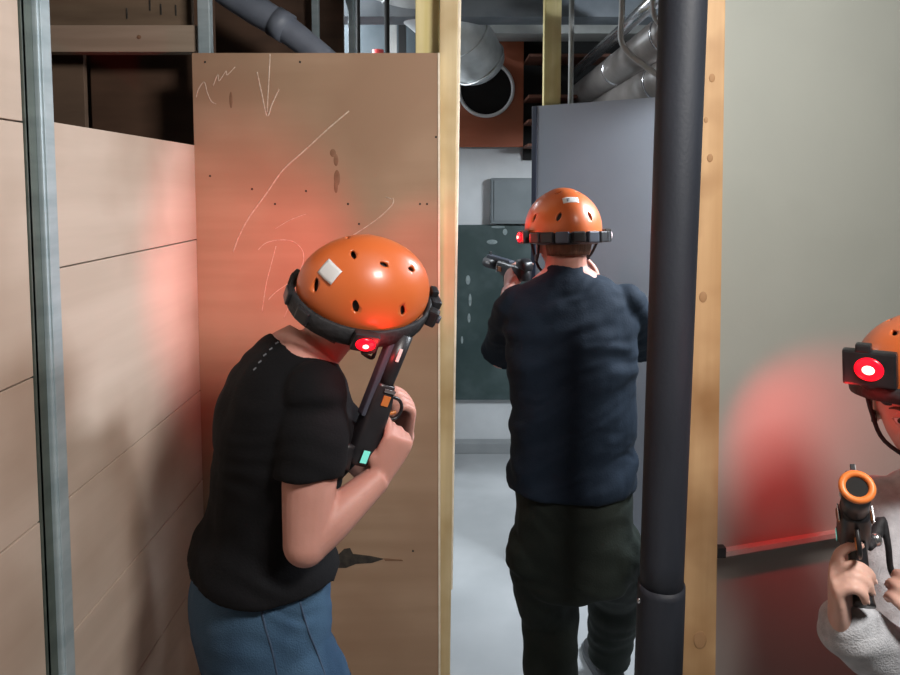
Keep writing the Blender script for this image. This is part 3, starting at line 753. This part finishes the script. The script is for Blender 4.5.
    for az, kind, big in lamps:
        M = locf(az, .010)
        if big: M2 = locf(4, 0); M2.translation = locf(az, .016, .050).translation; M = M2
        bm = bmesh.new(); b = 2.1 if big else 1.25
        box(bm, (-.021*b, -.010, -.016*b), (.021*b, .011, .016*b), M, bev=.005); tl(bm, H, s); ho = link('lamp_housing', bm, M_blk, r)
        if big:
            bm = bmesh.new(); box(bm, (-.022, -.008, .030), (.004, .012, .046), M, bev=.004); tl(bm, H, s); link('knob', bm, M_blk, r)
            bm = bmesh.new(); loft(bm, [(M @ V((.0, -.02, -.028)), M.to_3x3() @ V((.042, 0, 0)), M.to_3x3() @ V((0, .022, 0))), (M @ V((.008, -.03, -.048)), M.to_3x3() @ V((.026, 0, 0)), M.to_3x3() @ V((0, .016, 0))), (M @ V((.022, -.035, -.078)), M.to_3x3() @ V((.007, 0, 0)), M.to_3x3() @ V((0, .006, 0)))], 16, 1); tl(bm, H, s); link('visor_edge', bm, M_blk, r)
        bm = bmesh.new(); vs = ell(bm, (0, 0, 0), (.0115 if big else .016)*b, .007, (.0105 if big else .012)*b, seg=24)
        for v in bm.verts: v.co = M @ (v.co+V((0, .011, 0)))
        tl(bm, H, s); le = link('lamp_lens', bm, M_redlens if kind == 'red' else M_whitelens, ho, True)
        if kind == 'red':
            bm = bmesh.new(); ell(bm, (0, 0, 0), .0052*b, .0035, .0042*b, seg=16)
            for v in bm.verts: v.co = M @ (v.co+V((0, .0165, 0)))
            tl(bm, H, s); link('led', bm, M_redcore, le, True)
    for (az, el, w, h, txt) in stickers:
        bm = bmesh.new(); NX, NZ = 8, 6; g = []
        p = surf(az, el, 1.0); nrm = V((p.x/.112**2, (p.y+.004)/.137**2, (p.z-.025)/.118**2)).normalized(); tz = (V((0, 0, 1))-nrm*nrm.z).normalized(); tx = tz.cross(nrm)
        def onsurf(q, lift):
            e = V((q.x/.112, (q.y+.004)/.137, (q.z-.025)/.118)); L = e.length; q2 = V((e.x*.112, e.y*.137, e.z*.118))/L; q2 = q2+V((0, -.004, .025))
            bnd = math.exp(-(q2.x/.038)**4); q2.y *= 1+.006*bnd; q2.z += .0035*bnd
            return q2+nrm*lift
        for lift in (.0006, .0020):
            for i in range(NX+1):
                for k in range(NZ+1): g.append(bm.verts.new(onsurf(p+tx*w*(i/NX-.5)+tz*h*(k/NZ-.5), lift)))
        A_ = (NX+1)*(NZ+1)
        def ix(l, i, k): return g[l*A_+i*(NZ+1)+k]
        for i in range(NX):
            for k in range(NZ):
                bm.faces.new((ix(1, i, k), ix(1, i+1, k), ix(1, i+1, k+1), ix(1, i, k+1))); bm.faces.new((ix(0, i, k), ix(0, i, k+1), ix(0, i+1, k+1), ix(0, i+1, k)))
        for i in range(NX):
            bm.faces.new((ix(0, i, 0), ix(0, i+1, 0), ix(1, i+1, 0), ix(1, i, 0))); bm.faces.new((ix(0, i, NZ), ix(1, i, NZ), ix(1, i+1, NZ), ix(0, i+1, NZ)))
        for k in range(NZ):
            bm.faces.new((ix(0, 0, k), ix(1, 0, k), ix(1, 0, k+1), ix(0, 0, k+1))); bm.faces.new((ix(0, NX, k), ix(0, NX, k+1), ix(1, NX, k+1), ix(1, NX, k)))
        tl(bm, H, s); st = link('sticker', bm, M_stick, r, True)
        if txt:
            for cx_, cz_, ww, hh in txt:
                bm = bmesh.new(); c = onsurf(p+tx*w*cx_+tz*h*cz_, .0022)
                box(bm, (-ww*w/2, -.0004, -hh*h/2), (ww*w/2, .0004, hh*h/2), oriented(c, tx, -nrm, tz)); tl(bm, H, s); link('print', bm, M_ink, st)
    # chin strap
    bm = bmesh.new(); e = strap or (0, .055, -.135)
    for sx in (-1, 1):
        tube(bm, [(sx*.092, .03, .0), (sx*.082, .032, -.05), (sx*.060, .045, -.10), e], .0042, 8, 5)
        tube(bm, [(sx*.090, -.06, -.01), (sx*.083, -.02, -.05), (sx*.078, .02, -.07)], .004, 8, 5)
    tl(bm, H, s); link('chin_strap', bm, M_strap, r, True)
    for sx in (-1, 1):
        bm = bmesh.new(); box(bm, (sx*.080-.004, .005, -.072), (sx*.080+.004, .028, -.052), None, bev=.003); tl(bm, H, s); link('buckle', bm, M_blk, r)
    return r

# ---------------------------------------------------------------- toy blaster used by the players
def blaster(G, label, ring=True, s=1., gl=1.):
    """G: local x right, y barrel forward, z up; origin at top of grip"""
    r = empty('laser_tag_blaster', G @ V((0, 0, 0)), label, 'toy blaster', 'laser tag blasters')
    def pt(nm, bm, m, par=r, sm=False):
        tl(bm, G, s); return link(nm, bm, m, par, sm)
    X = V((1, 0, 0)); Z = V((0, 0, 1))
    bm = bmesh.new(); loft(bm, [((0, -.085, .020), X*.020, Z*.022), ((0, -.06, .022), X*.026, Z*.030), ((0, 0, .020), X*.025, Z*.030), ((0, .06, .022), X*.024, Z*.028), ((0, .10, .026), X*.021, Z*.022)], 28, 4, sq=.55); body = pt('receiver', bm, M_blk, sm=True)
    bm = bmesh.new(); cyl(bm, V((0, .09, .026)), V((0, .215, .026)), .0205, .0225, 28); bar = pt('barrel', bm, M_blk, sm=True)
    bm = bmesh.new(); box(bm, (-.013, .02, .044), (.013, .20, .058), None, bev=.004); pt('top_rail', bm, M_bluegrey)
    if ring:
        bm = bmesh.new(); tube(bm, [(.021*math.cos(2*PI*k/40), .217, .026+.021*math.sin(2*PI*k/40)) for k in range(40)], .0055, 12, close=True); pt('muzzle_ring', bm, M_oring, bar, True)
        bm = bmesh.new(); cyl(bm, V((0, .2155, .026)), V((0, .2175, .026)), .017, n=24); pt('muzzle_lens', bm, M_void, bar)
    else:
        bm = bmesh.new(); cyl(bm, V((0, .215, .026)), V((0, .218, .026)), .016, n=24); pt('muzzle_lens', bm, M_void, bar)
    bm = bmesh.new(); loft(bm, [((0, .005, .0), X*.016, V((0, .024, 0))), ((0, -.008, -.04*gl), X*.0155, V((0, .020, 0))), ((0, -.020, -.085*gl), X*.016, V((0, .021, 0))), ((0, -.024, -.105*gl), X*.018, V((0, .024, 0)))], 20, 4, sq=.7); pt('grip', bm, M_blk, sm=True)
    bm = bmesh.new(); tube(bm, [(0, .022, -.006), (0, .030, -.035), (0, .055, -.040), (0, .072, -.025), (0, .074, 0)], .004, 8, 4); pt('trigger_guard', bm, M_blk, sm=True)
    bm = bmesh.new(); tube(bm, [(0, .040, .0), (0, .037, -.015), (0, .044, -.028)], .0045, 8, 4); pt('trigger', bm, M_amber, sm=True)
    bm = bmesh.new(); loft(bm, [((0, -.10, .052), X*.020, Z*.016), ((0, -.075, .060), X*.024, Z*.020), ((0, -.045, .056), X*.020, Z*.016)], 20, 3, sq=.6); pt('rear_pod', bm, M_blk, sm=True)
    for sx in (-1, 1):
        bm = bmesh.new(); box(bm, (sx*.0255-.0015, .055, .012), (sx*.0255+.0015, .078, .030), None, bev=.001); pt('side_button', bm, M_amber)
        bm = bmesh.new(); box(bm, (sx*.0257-.0015, .085, .006), (sx*.0257+.0015, .093, .034), None, bev=.001); pt('side_clip', bm, M_silver)
        bm = bmesh.new(); box(bm, (sx*.0225-.0012, .155, .026), (sx*.0225+.0012, .185, .034), None, bev=.0008); pt('badge', bm, M_stick)
    bm = bmesh.new(); box(bm, (.0235, -.078, .010), (.0275, -.044, .030), None, bev=.001); sc_ = pt('screen_bezel', bm, M_blk)
    bm = bmesh.new(); box(bm, (.0272, -.075, .012), (.0282, -.047, .028), None); pt('screen', bm, M_screen, sc_)
    bm = bmesh.new(); box(bm, (-.004, .185, .052), (.004, .195, .070), None, bev=.001); pt('front_sight', bm, M_blk)
    return r

# ================================================================ WOMAN (left)
def person(label, loc): return empty('person', loc, label, 'person', None)
w = person('person in black t-shirt and blue jeans hunched over a blaster beside the plywood', (P(262, 600, 1.45).x, 1.45, 0))
az = R(30); Fw = V((math.cos(az), math.sin(az), 0)); Rw = V((math.sin(az), -math.cos(az), 0))
Yc = 1.45
sp = [(P(266, 655, Yc), .165, .115), (P(262, 610, Yc), .175, .125), (P(262, 570, Yc), .165, .118), (P(270, 520, Yc), .150, .108), (P(277, 470, Yc), .155, .115), (P(285, 420, Yc), .165, .120), (P(292, 380, Yc), .155, .105), (P(302, 352, Yc), .10, .075), (P(313, 338, Yc), .055, .055)]
Hh = P(360, 305, 1.44)
upw = V((.26, -.42, .87)); fw = V((.80, .40, -.18))
HW = frame(Hh, fw, upw)
Sr = P(293, 376, Yc)+Rw*.135+V((0, 0, -.005)); Sl = P(300, 380, Yc)-Rw*.14
Er = P(306, 543, 1.27); Wr = P(380, 476, 1.36)
El = P(372, 470, 1.72); Wl = P(404, 434, 1.55)
ar = (.056, .055, .043, .041, .027)
hipR = P(262, 615, Yc)+Rw*.085; hipL = P(262, 615, Yc)-Rw*.085
kR = V((hipR.x+.15, hipR.y+.02, .47)); kL = V((hipL.x+.16, hipL.y+.08, .46)); aR = V((hipR.x-.03, hipR.y, .09)); aL = V((hipL.x+.10, hipL.y+.06, .09))
bm = bmesh.new(); nails = []
torso(bm, sp, Rw)
tube(bm, [P(300, 368, Yc), P(322, 345, Yc), Hh+HW.to_3x3() @ V((0, -.02, -.03))], [.062, .052, .052], 20, 6)
head(bm, HW, .95)
arm(bm, Sr, Er, Wr, ar); arm(bm, Sl, El, Wl, ar)
lr = (.085, .080, .055, .052, .036); leg(bm, hipR, kR, aR, lr); leg(bm, hipL, kL, aL, lr)
# hands
b_ = V((.36, .13, .92)).normalized(); s_ = V((-.80, -.50, .39)); s_ = (s_-b_*s_.dot(b_)).normalized(); n_ = s_.cross(b_)
dR = (b_*.8+V((.65, .1, .7))*.35).normalized(); sR = (s_-dR*s_.dot(dR)).normalized(); nR = sR.cross(dR)
hand(bm, nails, Wr, dR, nR, True, [(40, 40, 20), (62, 75, 50), (65, 78, 50), (66, 78, 50)], ((.75, .5, .5), (.85, .1, .6), (.9, -.1, .5)), scale=.92)
dL = V((.05, -.25, .9)).normalized()
hand(bm, nails, Wl, V((.12, -.30, .85)), V((-.9, -.3, -.2)), False, [(50, 60, 35)]*4, ((.6, .5, .5), (.8, .2, .5), (.8, 0, .5)))
body = linkme('body', bake(bm, .0042, 3), M_skin, w)
add_nails(nails, body); face_parts(HW, body, .95, M_brow); haircap(HW, body, .95, M_brow)
# t-shirt
bm = bmesh.new()
sp2 = [(P(264, 560, Yc), .190, .150), (P(264, 545, Yc), .184, .140), (P(268, 520, Yc), .160, .117), (P(276, 470, Yc), .165, .125), (P(284, 420, Yc), .172, .130), (P(290, 382, Yc), .160, .112), (P(297, 356, Yc), .108, .082), (P(302, 347, Yc), .080, .066)]
torso(bm, sp2, Rw, .004)
ell(bm, P(322, 430, Yc)+Rw*.05, .075, .08, .085); ell(bm, P(322, 430, Yc)-Rw*.06, .075, .08, .085)
hem = Sr.lerp(Er, .56); tube(bm, [Sr+V((0, .02, .0)), Sr.lerp(Er, .25), hem], [.064, .069, .067], 24, 6); ell(bm, Sr, .064, .064, .064)
heml = Sl.lerp(El, .6); tube(bm, [Sl, Sl.lerp(El, .3), heml], [.064, .067, .066], 24, 6); ell(bm, Sl, .064, .064, .064)
me = bake(bm, .006, 5); wrinkle(me, folds(16, .006, (.3, .2, 1)))
tee = linkme('t_shirt', me, M_tee, w)
# faint print line along the back of the shoulder
from mathutils.bvhtree import BVHTree
def onto(ob, px, py):
    d = (P(px, py, 1.)-V((0, 0, CAMZ))).normalized(); me = ob.data
    Mi = (ob.parent.matrix_basis @ ob.matrix_parent_inverse)
    t = BVHTree.FromPolygons([v.co for v in me.vertices], [list(p.vertices) for p in me.polygons])
    h = t.ray_cast(V((0, 0, CAMZ)), d); return h[0], h[1]
for x, y in ((255, 369), (260, 362), (265, 355), (271, 349), (277, 343), (288, 334)):
    h, nn0 = onto(tee, x, y)
    if h is None: continue
    u = (V((.6, 0, .75))-nn0*nn0.dot(V((.6, 0, .75)))).normalized()
    bm = bmesh.new(); box(bm, (-.0035, -.002, -.0008), (.0035, .002, .0012), oriented(h, u, nn0.cross(u), nn0)); link('print', bm, M_ink, tee)
bm = bmesh.new()
hj = [(P(264, 552, Yc), .170, .122), (P(260, 600, Yc), .187, .140), (P(264, 650, Yc), .180, .130), (P(266, 690, Yc), .165, .112)]
torso(bm, hj[::-1], Rw, .002)
lr2 = (.100, .098, .072, .066, .055); leg(bm, hipR, kR, aR+V((0, 0, .0)), lr2); leg(bm, hipL, kL, aL, lr2)
me = bake(bm, .006, 5); wrinkle(me, folds(20, .004, (.5, .3, 1)))
jn = linkme('jeans', me, M_jean, w)
for pts_ in ([(262, 612), (266, 630), (272, 650), (280, 690)], [(300, 602), (308, 630), (318, 655), (330, 690)]):
    q_ = [onto(jn, x, y)[0] for x, y in pts_]; q_ = [q for q in q_ if q is not None]
    if len(q_) > 2: bm = bmesh.new(); tube(bm, q_, .0022, 8, 4); link('seam', bm, M_seam, jn, True)
for A_, d_ in ((aR, Fw), (aL, Fw)): shoe(A_, d_, w)

HH = frame(P(360, 300, 1.44), fw, upw)
HH = frame(HW @ V((0, 0, .012)), fw, upw)
helmet(HH, .99, 'orange helmet of the hunched woman, grey sticker and lit red lamp underneath', [(96, 'red', False), (-92, 'red', False)], [(152, 32, .040, .034, None)], back_box=False, strap=(0, .05, -.140), band_h=.042, drop=.004)
G = oriented(Wr+dR*.080+nR*.030+sR*.040+V((.002, 0, .0)), b_.cross(s_), b_, s_)
gun_w = blaster(G, 'black blaster with small teal screen held upright by the hunched woman', ring=False, gl=.68, s=.90)

# ================================================================ MAN (back view)
m = person('person in navy t-shirt and dark trousers seen from behind in the opening', (P(572, 500, 2.2).x, 2.2, 0))
YM = 1.95; KM = .89; az = R(97); Fm = V((math.cos(az), math.sin(az), 0)); Rm = V((math.sin(az), -math.cos(az), 0))
sp = [(P(575, 575, YM), 0.1469, 0.1068), (P(574, 540, YM), 0.1557, 0.1157), (P(574, 480, YM), 0.1584, 0.1113), (P(572, 420, YM), 0.1584, 0.1068), (P(571, 360, YM), 0.1691, 0.1113), (P(571, 315, YM+.01), 0.1736, 0.1024), (P(569, 288, YM+.02), 0.1335, 0.0757), (P(566, 268, YM+.03), 0.0623, 0.0534)]
Hm = P(563, 240, YM+.05); fm = V((-.12, 1, -.10)); um = V((-.03, .14, 1)); HM = frame(Hm, fm, um)
Sl = P(518, 306, YM+.02); Sr = P(626, 304, YM+.02)
El = P(502, 355, YM+.20); Wl = P(510, 290, YM+.42)
Er = P(640, 345, YM+.22); Wr = P(600, 290, YM+.44)
hL = P(542, 552, YM); hR = P(606, 548, YM)
kL = P(550, 650, YM+.06); aL = V((P(550, 675, YM).x-.01, YM-.06, .09)); kL.z = max(kL.z, .43)
kR = V((P(614, 640, YM+.20).x, YM+.20, .43)); aR = V((kR.x+.02, YM+.34, .09))
bm = bmesh.new(); nails = []
torso(bm, sp, Rm)
tube(bm, [P(568, 285, YM+.02), P(566, 268, YM+.03), Hm+HM.to_3x3() @ V((0, -.03, -.03))], [.067, .060, .056], 20, 6)
head(bm, HM, .95)
am = (.056, .050, .043, .041, .028); arm(bm, Sl, El, Wl, am); arm(bm, Sr, Er, Wr, am)
lr = (.085, .078, .056, .052, .038); leg(bm, hL, kL, aL, lr); leg(bm, hR, kR, aR, lr)
gunp = P(520, 268, YM+.50)
hand(bm, nails, Wl, V((.05, .6, .55)), V((.55, .1, -.2)), False, [(45, 60, 35)]*4, ((.6, .5, .5), (.8, .2, .5), (.8, 0, .5)))
hand(bm, nails, Wr, V((-.55, .35, .25)), V((-.3, -.1, .5)), True, [(45, 60, 35)]*4, ((.6, .5, .5), (.8, .2, .5), (.8, 0, .5)))
body = linkme('body', bake(bm, .0045, 3), M_skin, m)
add_nails(nails, body); face_parts(HM, body, .95, M_hair2); haircap(HM, body, .95, M_hair2, low=-.05)
bm = bmesh.new()
sp2 = [(P(571, 484, YM), 0.1833, 0.1406), (P(571, 472, YM), 0.1816, 0.1379), (P(573, 440, YM), 0.1780, 0.1273), (P(572, 390, YM), 0.1807, 0.1273), (P(571, 350, YM), 0.1842, 0.1290), (P(571, 315, YM+.01), 0.1887, 0.1157), (P(570, 290, YM+.02), 0.1557, 0.0890), (P(568, 274, YM+.03), 0.0757, 0.0694), (P(567, 266, YM+.035), 0.0650, 0.0623)]
torso(bm, sp2, Rm)
hm_ = Sl.lerp(El, .93); tube(bm, [Sl, Sl.lerp(El, .4), hm_], [.062, .068, .070], 24, 6); ell(bm, Sl, .062, .062, .060)
hm_ = Sr.lerp(Er, .93); tube(bm, [Sr, Sr.lerp(Er, .4), hm_], [.062, .068, .070], 24, 6); ell(bm, Sr, .062, .062, .060)
me = bake(bm, .0065, 5)
f1 = folds(13, .011, (-.30, .1, 1), 1.2); f2 = folds(30, .003, (-.5, 0, 1))
wrinkle(me, lambda p, n: f1(p, n)+f2(p, n)); linkme('t_shirt', me, M_navy, m)
bm = bmesh.new()
torso(bm, [(P(575, 585, YM), 0.1335, 0.0979), (P(575, 575, YM), 0.1620, 0.1246), (P(574, 530, YM), 0.1691, 0.1299), (P(574, 490, YM), 0.1690, 0.1270), (P(573, 462, YM), 0.1680, 0.1260)], Rm)
lt = (.104, .102, .088, .082, .074); leg(bm, hL, kL, aL+V((0, 0, .02)), lt); leg(bm, hR, kR, aR+V((0, 0, .02)), lt)
me = bake(bm, .0065, 5); wrinkle(me, folds(15, .008, (.4, .2, 1))); linkme('trousers', me, M_trou, m)
shoe(aL, Fm, m); shoe(aR, Fm, m)
helmet(frame(HM @ V((0, 0, .010)), fm, um), .95, 'orange helmet of the person in the navy t-shirt, seen from behind', [(-97, 'red', False), (97, 'white', False)], [(184, 38, .046, .022, ((-.22, 0, .1, .6), (-.14, .2, .14, .16), (-.14, -.05, .1, .14)))], back_box=True)
g_f = V((-.45, 1, .05)).normalized(); g_u = V((0, 0, 1)); g_u = (g_u-g_f*g_u.dot(g_f)).normalized()
blaster(oriented(P(514, 277, YM+.48), g_f.cross(g_u), g_f, g_u), 'black blaster raised at face height by the person in navy', ring=False, s=.95)

# ================================================================ RIGHT PERSON
k = person('person in light grey knit sweater at the right edge, mostly out of frame', (1.0, 1.30, 0))
YR = 1.27
Hr = P(922, 408, YR); fr = V((-.57, -.82, -.08)); ur = V((-.10, -.06, 1)); HR = frame(Hr, fr, ur)
Fr_ = V((-.35, -.94, 0)).normalized(); Rr = V((-Fr_.y*-1, 0, 0)); Rr = V((Fr_.y, -Fr_.x, 0))
nb = P(936, 470, YR+.03)
c0 = V((nb.x+.115, nb.y+.04, 0))
sp = [((c0.x+.02, c0.y, .62), .14, .10), ((c0.x+.02, c0.y, .70), .155, .115), ((c0.x+.01, c0.y, .82), .130, .10), ((c0.x, c0.y, .95), .145, .105), ((c0.x-.01, c0.y, 1.05), .15, .10), ((c0.x-.02, c0.y, 1.10), .12, .075), ((nb.x+.01, nb.y, 1.15), .055, .052)]
S1 = V((c0.x-.02, c0.y, 1.05))+Rr*.145; S2 = V((c0.x-.02, c0.y, 1.05))-Rr*.15
W1 = P(853, 634, 1.18); E1 = V((W1.x+.15, W1.y+.10, W1.z-.17))
W2 = P(945, 640, 1.04); E2 = V((S2.x+.05, S2.y-.16, .80))
bm = bmesh.new(); nails = []
torso(bm, [(V(a), b, c) for a, b, c in sp], Rr)
tube(bm, [(nb.x+.02, nb.y+.01, 1.09), nb, Hr+HR.to_3x3() @ V((0, -.015, -.03))], [.055, .048, .048], 20, 6)
head(bm, HR, .93)
# gun: muzzle ring at (857,487), body down to (850,575)
m0 = P(857, 487, .95); g0 = P(853, 528, 1.10); gf = (m0-g0).normalized()
gu = V((0, .3, 1.)); gu = (gu-gf*gu.dot(gf)).normalized(); gx = gf.cross(gu)
G3 = m0-(gf*.217+gu*.026)*.88
d3 = (gf*.35+V((0, 0, .8))).normalized(); d3 = (d3-gx*d3.dot(gx)).normalized()
W1 = G3-gu*.062-d3*.080+gx*.034
E1 = V((W1.x+.18, W1.y+.08, W1.z-.15))
ar = (.048, .044, .038, .036, .026); arm(bm, S1, E1, W1, ar); arm(bm, S2, E2, W2, ar)
hand(bm, nails, W1, d3, -gx, True, [(18, 30, 25), (50, 70, 45), (55, 72, 45), (58, 72, 45)], ((.6, .8, .2), (.9, .3, .4), (.9, -.05, .5)), scale=.92)
hand(bm, nails, W2, V((-.4, -.1, .6)), V((-.2, .6, .1)), False, [(50, 60, 35)]*4, ((.6, .5, .5), (.8, .2, .5), (.8, 0, .5)), scale=.95)
h1 = V((c0.x+.02, c0.y, .66))+Rr*.075; h2 = V((c0.x+.02, c0.y, .66))-Rr*.075
k1 = V((h1.x-.02, h1.y-.06, .40)); k2 = V((h2.x, h2.y-.04, .40)); a1 = V((h1.x, h1.y+.02, .09)); a2 = V((h2.x+.02, h2.y+.03, .09))
lr = (.078, .07, .052, .048, .034); leg(bm, h1, k1, a1, lr); leg(bm, h2, k2, a2, lr)
me = bake(bm, .0038, 3)
body = linkme('body', me, [M_skin2, M_lip], k)
Hi = HR.inverted()
for p in me.polygons:
    q = (Hi @ p.center)/.93
    if .078 < q.y < .115 and abs(q.x) < .024 and -.0865 < q.z < -.0655-.10*abs(q.x)*.4: p.material_index = 1
add_nails(nails, body); face_parts(HR, body, .93, M_brow); haircap(HR, body, .93, M_brow)
bm = bmesh.new()
torso(bm, [(V(a), b+.016, c+.016) for a, b, c in sp[1:-1]], Rr)
sl_ = (.062, .060, .054, .053, .046)
for S_, E_, W_ in ((S1, E1, W1), (S2, E2, W2)):
    arm(bm, S_, E_, E_.lerp(W_, .93), sl_)
    ell(bm, E_.lerp(W_, .9), .044, .044, .044)
tube(bm, [(c0.x-.005, c0.y, 1.07), (nb.x+.03, nb.y+.005, 1.125)], [.095, .068], 24)
tube(bm, [S1+V((.03, 0, .004)), (c0.x-.02, c0.y, 1.085), S2+V((-.03, 0, .004))], [.062, .078, .064], 24)
me = bake(bm, .005, 5); wrinkle(me, folds(22, .006, (.4, .3, 1))); linkme('sweater', me, M_sweat, k)
bm = bmesh.new(); torso(bm, [(V((c0.x+.02, c0.y, .58)), .13, .10), (V((c0.x+.02, c0.y, .66)), .16, .12), (V((c0.x+.02, c0.y, .73)), .155, .116)], Rr)
lt = (.09, .085, .068, .062, .055); leg(bm, h1, k1, a1, lt); leg(bm, h2, k2, a2, lt)
linkme('trousers', bake(bm, .0065, 5), M_trou, k)
shoe(a1, Fr_, k); shoe(a2, Fr_, k)
helmet(frame(HR @ V((0, 0, .038)), fr, ur), .95, 'orange helmet at the right edge with big black lamp glowing red', [(34, 'red', True), (-60, 'red', False)], [(-12, 8, .03, .022, None)], back_box=False, front=False)
gun_r = blaster(oriented(G3, gx, gf, gu), 'black blaster with orange muzzle ring held up by the person at the right edge', ring=True, s=.88)

bm = bmesh.new(); tube(bm, [G3-gf*.05+gx*-.02, P(876, 535, 1.12), P(882, 520, 1.13), P(888, 545, 1.12), P(893, 575, 1.13), P(915, 590, 1.14)], [.006, .010, .007, .005, .005, .005], 10, 5); ly = link('lanyard', bm, M_strap, gun_r, True)
bm = bmesh.new(); ell(bm, P(876, 540, 1.105), .009, .009, .011); link('metal_clip', bm, M_silver, ly, True)
# ---------------------------------------------------------------- lights
def light(name, kind, loc, e, col, size=.1, rot=None, tgt=None, spot=None, blend=.6, size_y=None):
    d = bpy.data.lights.new(name, kind); d.energy = e; d.color = col
    o = bpy.data.objects.new(name, d); COL.objects.link(o); o.location = loc
    if kind == 'AREA':
        d.size = size
        if size_y: d.shape = 'RECTANGLE'; d.size_y = size_y
    else: d.shadow_soft_size = size
    if kind == 'SPOT': d.spot_size = R(spot); d.spot_blend = blend
    if tgt is not None: o.rotation_euler = (V(tgt)-V(loc)).to_track_quat('-Z', 'Y').to_euler()
    return o
RED = (1, .03, .03)
light('ceiling_lamp_light', 'AREA', (.90, .22, 2.6), 54, (1., .96, .91), .45, tgt=(-.35, 1.8, 1.0))
light('back_room_light', 'AREA', (-1.0, 3.65, 2.55), 80, (.88, .95, 1.), .8, tgt=(.1, 3.7, .3), size_y=.8)
light('side_fill_light', 'AREA', (1.35, 2.2, 2.15), 56, (.86, .93, 1.), .5, tgt=(.55, 2.5, 1.3), size_y=.3)  # added area light behind the grey wall for man and slate board; no tube
# red headlamp lights, with added spots for the wall glows
HHm = frame(HM @ V((0, 0, .010)), fm, um)
p = HH @ (V((-.150, .0, .0))*1.06)
light('red_glow_light', 'SPOT', HH @ V((-.155, -.02, -.06)), 9.5, RED, .02, tgt=P(235, 262, 2.0), spot=104, blend=1.)  # far lamp's light, set below its lens to put the glow lower
light('red_glow_light', 'SPOT', HH @ V((-.150, .06, -.04)), 4, RED, .02, tgt=P(424, 262, 2.0), spot=60, blend=1.)  # added weak spot for the glow right of the helmet; no lens of its own
light('red_glow_light', 'POINT', HH @ V((.165, .005, 0)), .3, RED, .015)
light('red_glow_light', 'POINT', HHm @ V((-.165, -.02, 0)), .35, RED, .015)
HHr = frame(HR @ V((0, 0, .046)), fr, ur)
light('red_glow_light', 'SPOT', HHr @ V((.17, -.02, -.045)), 14, RED, .02, tgt=P(830, 480, 1.85), spot=84, blend=1.)  # unseen red source placed beside the helmet for the wall glow; no lens there
light('red_glow_light', 'POINT', HHr @ V((.12, .15, 0)), .25, RED, .015)

wd = bpy.data.worlds.new('world'); SC.world = wd; wd.use_nodes = True
wd.node_tree.nodes['Background'].inputs[0].default_value = (.5, .55, .6, 1); wd.node_tree.nodes['Background'].inputs[1].default_value = .07
vs_ = SC.view_settings; vs_.view_transform = 'Standard'; vs_.look = 'None'; vs_.exposure = 0; vs_.gamma = 1; vs_.use_curve_mapping = False
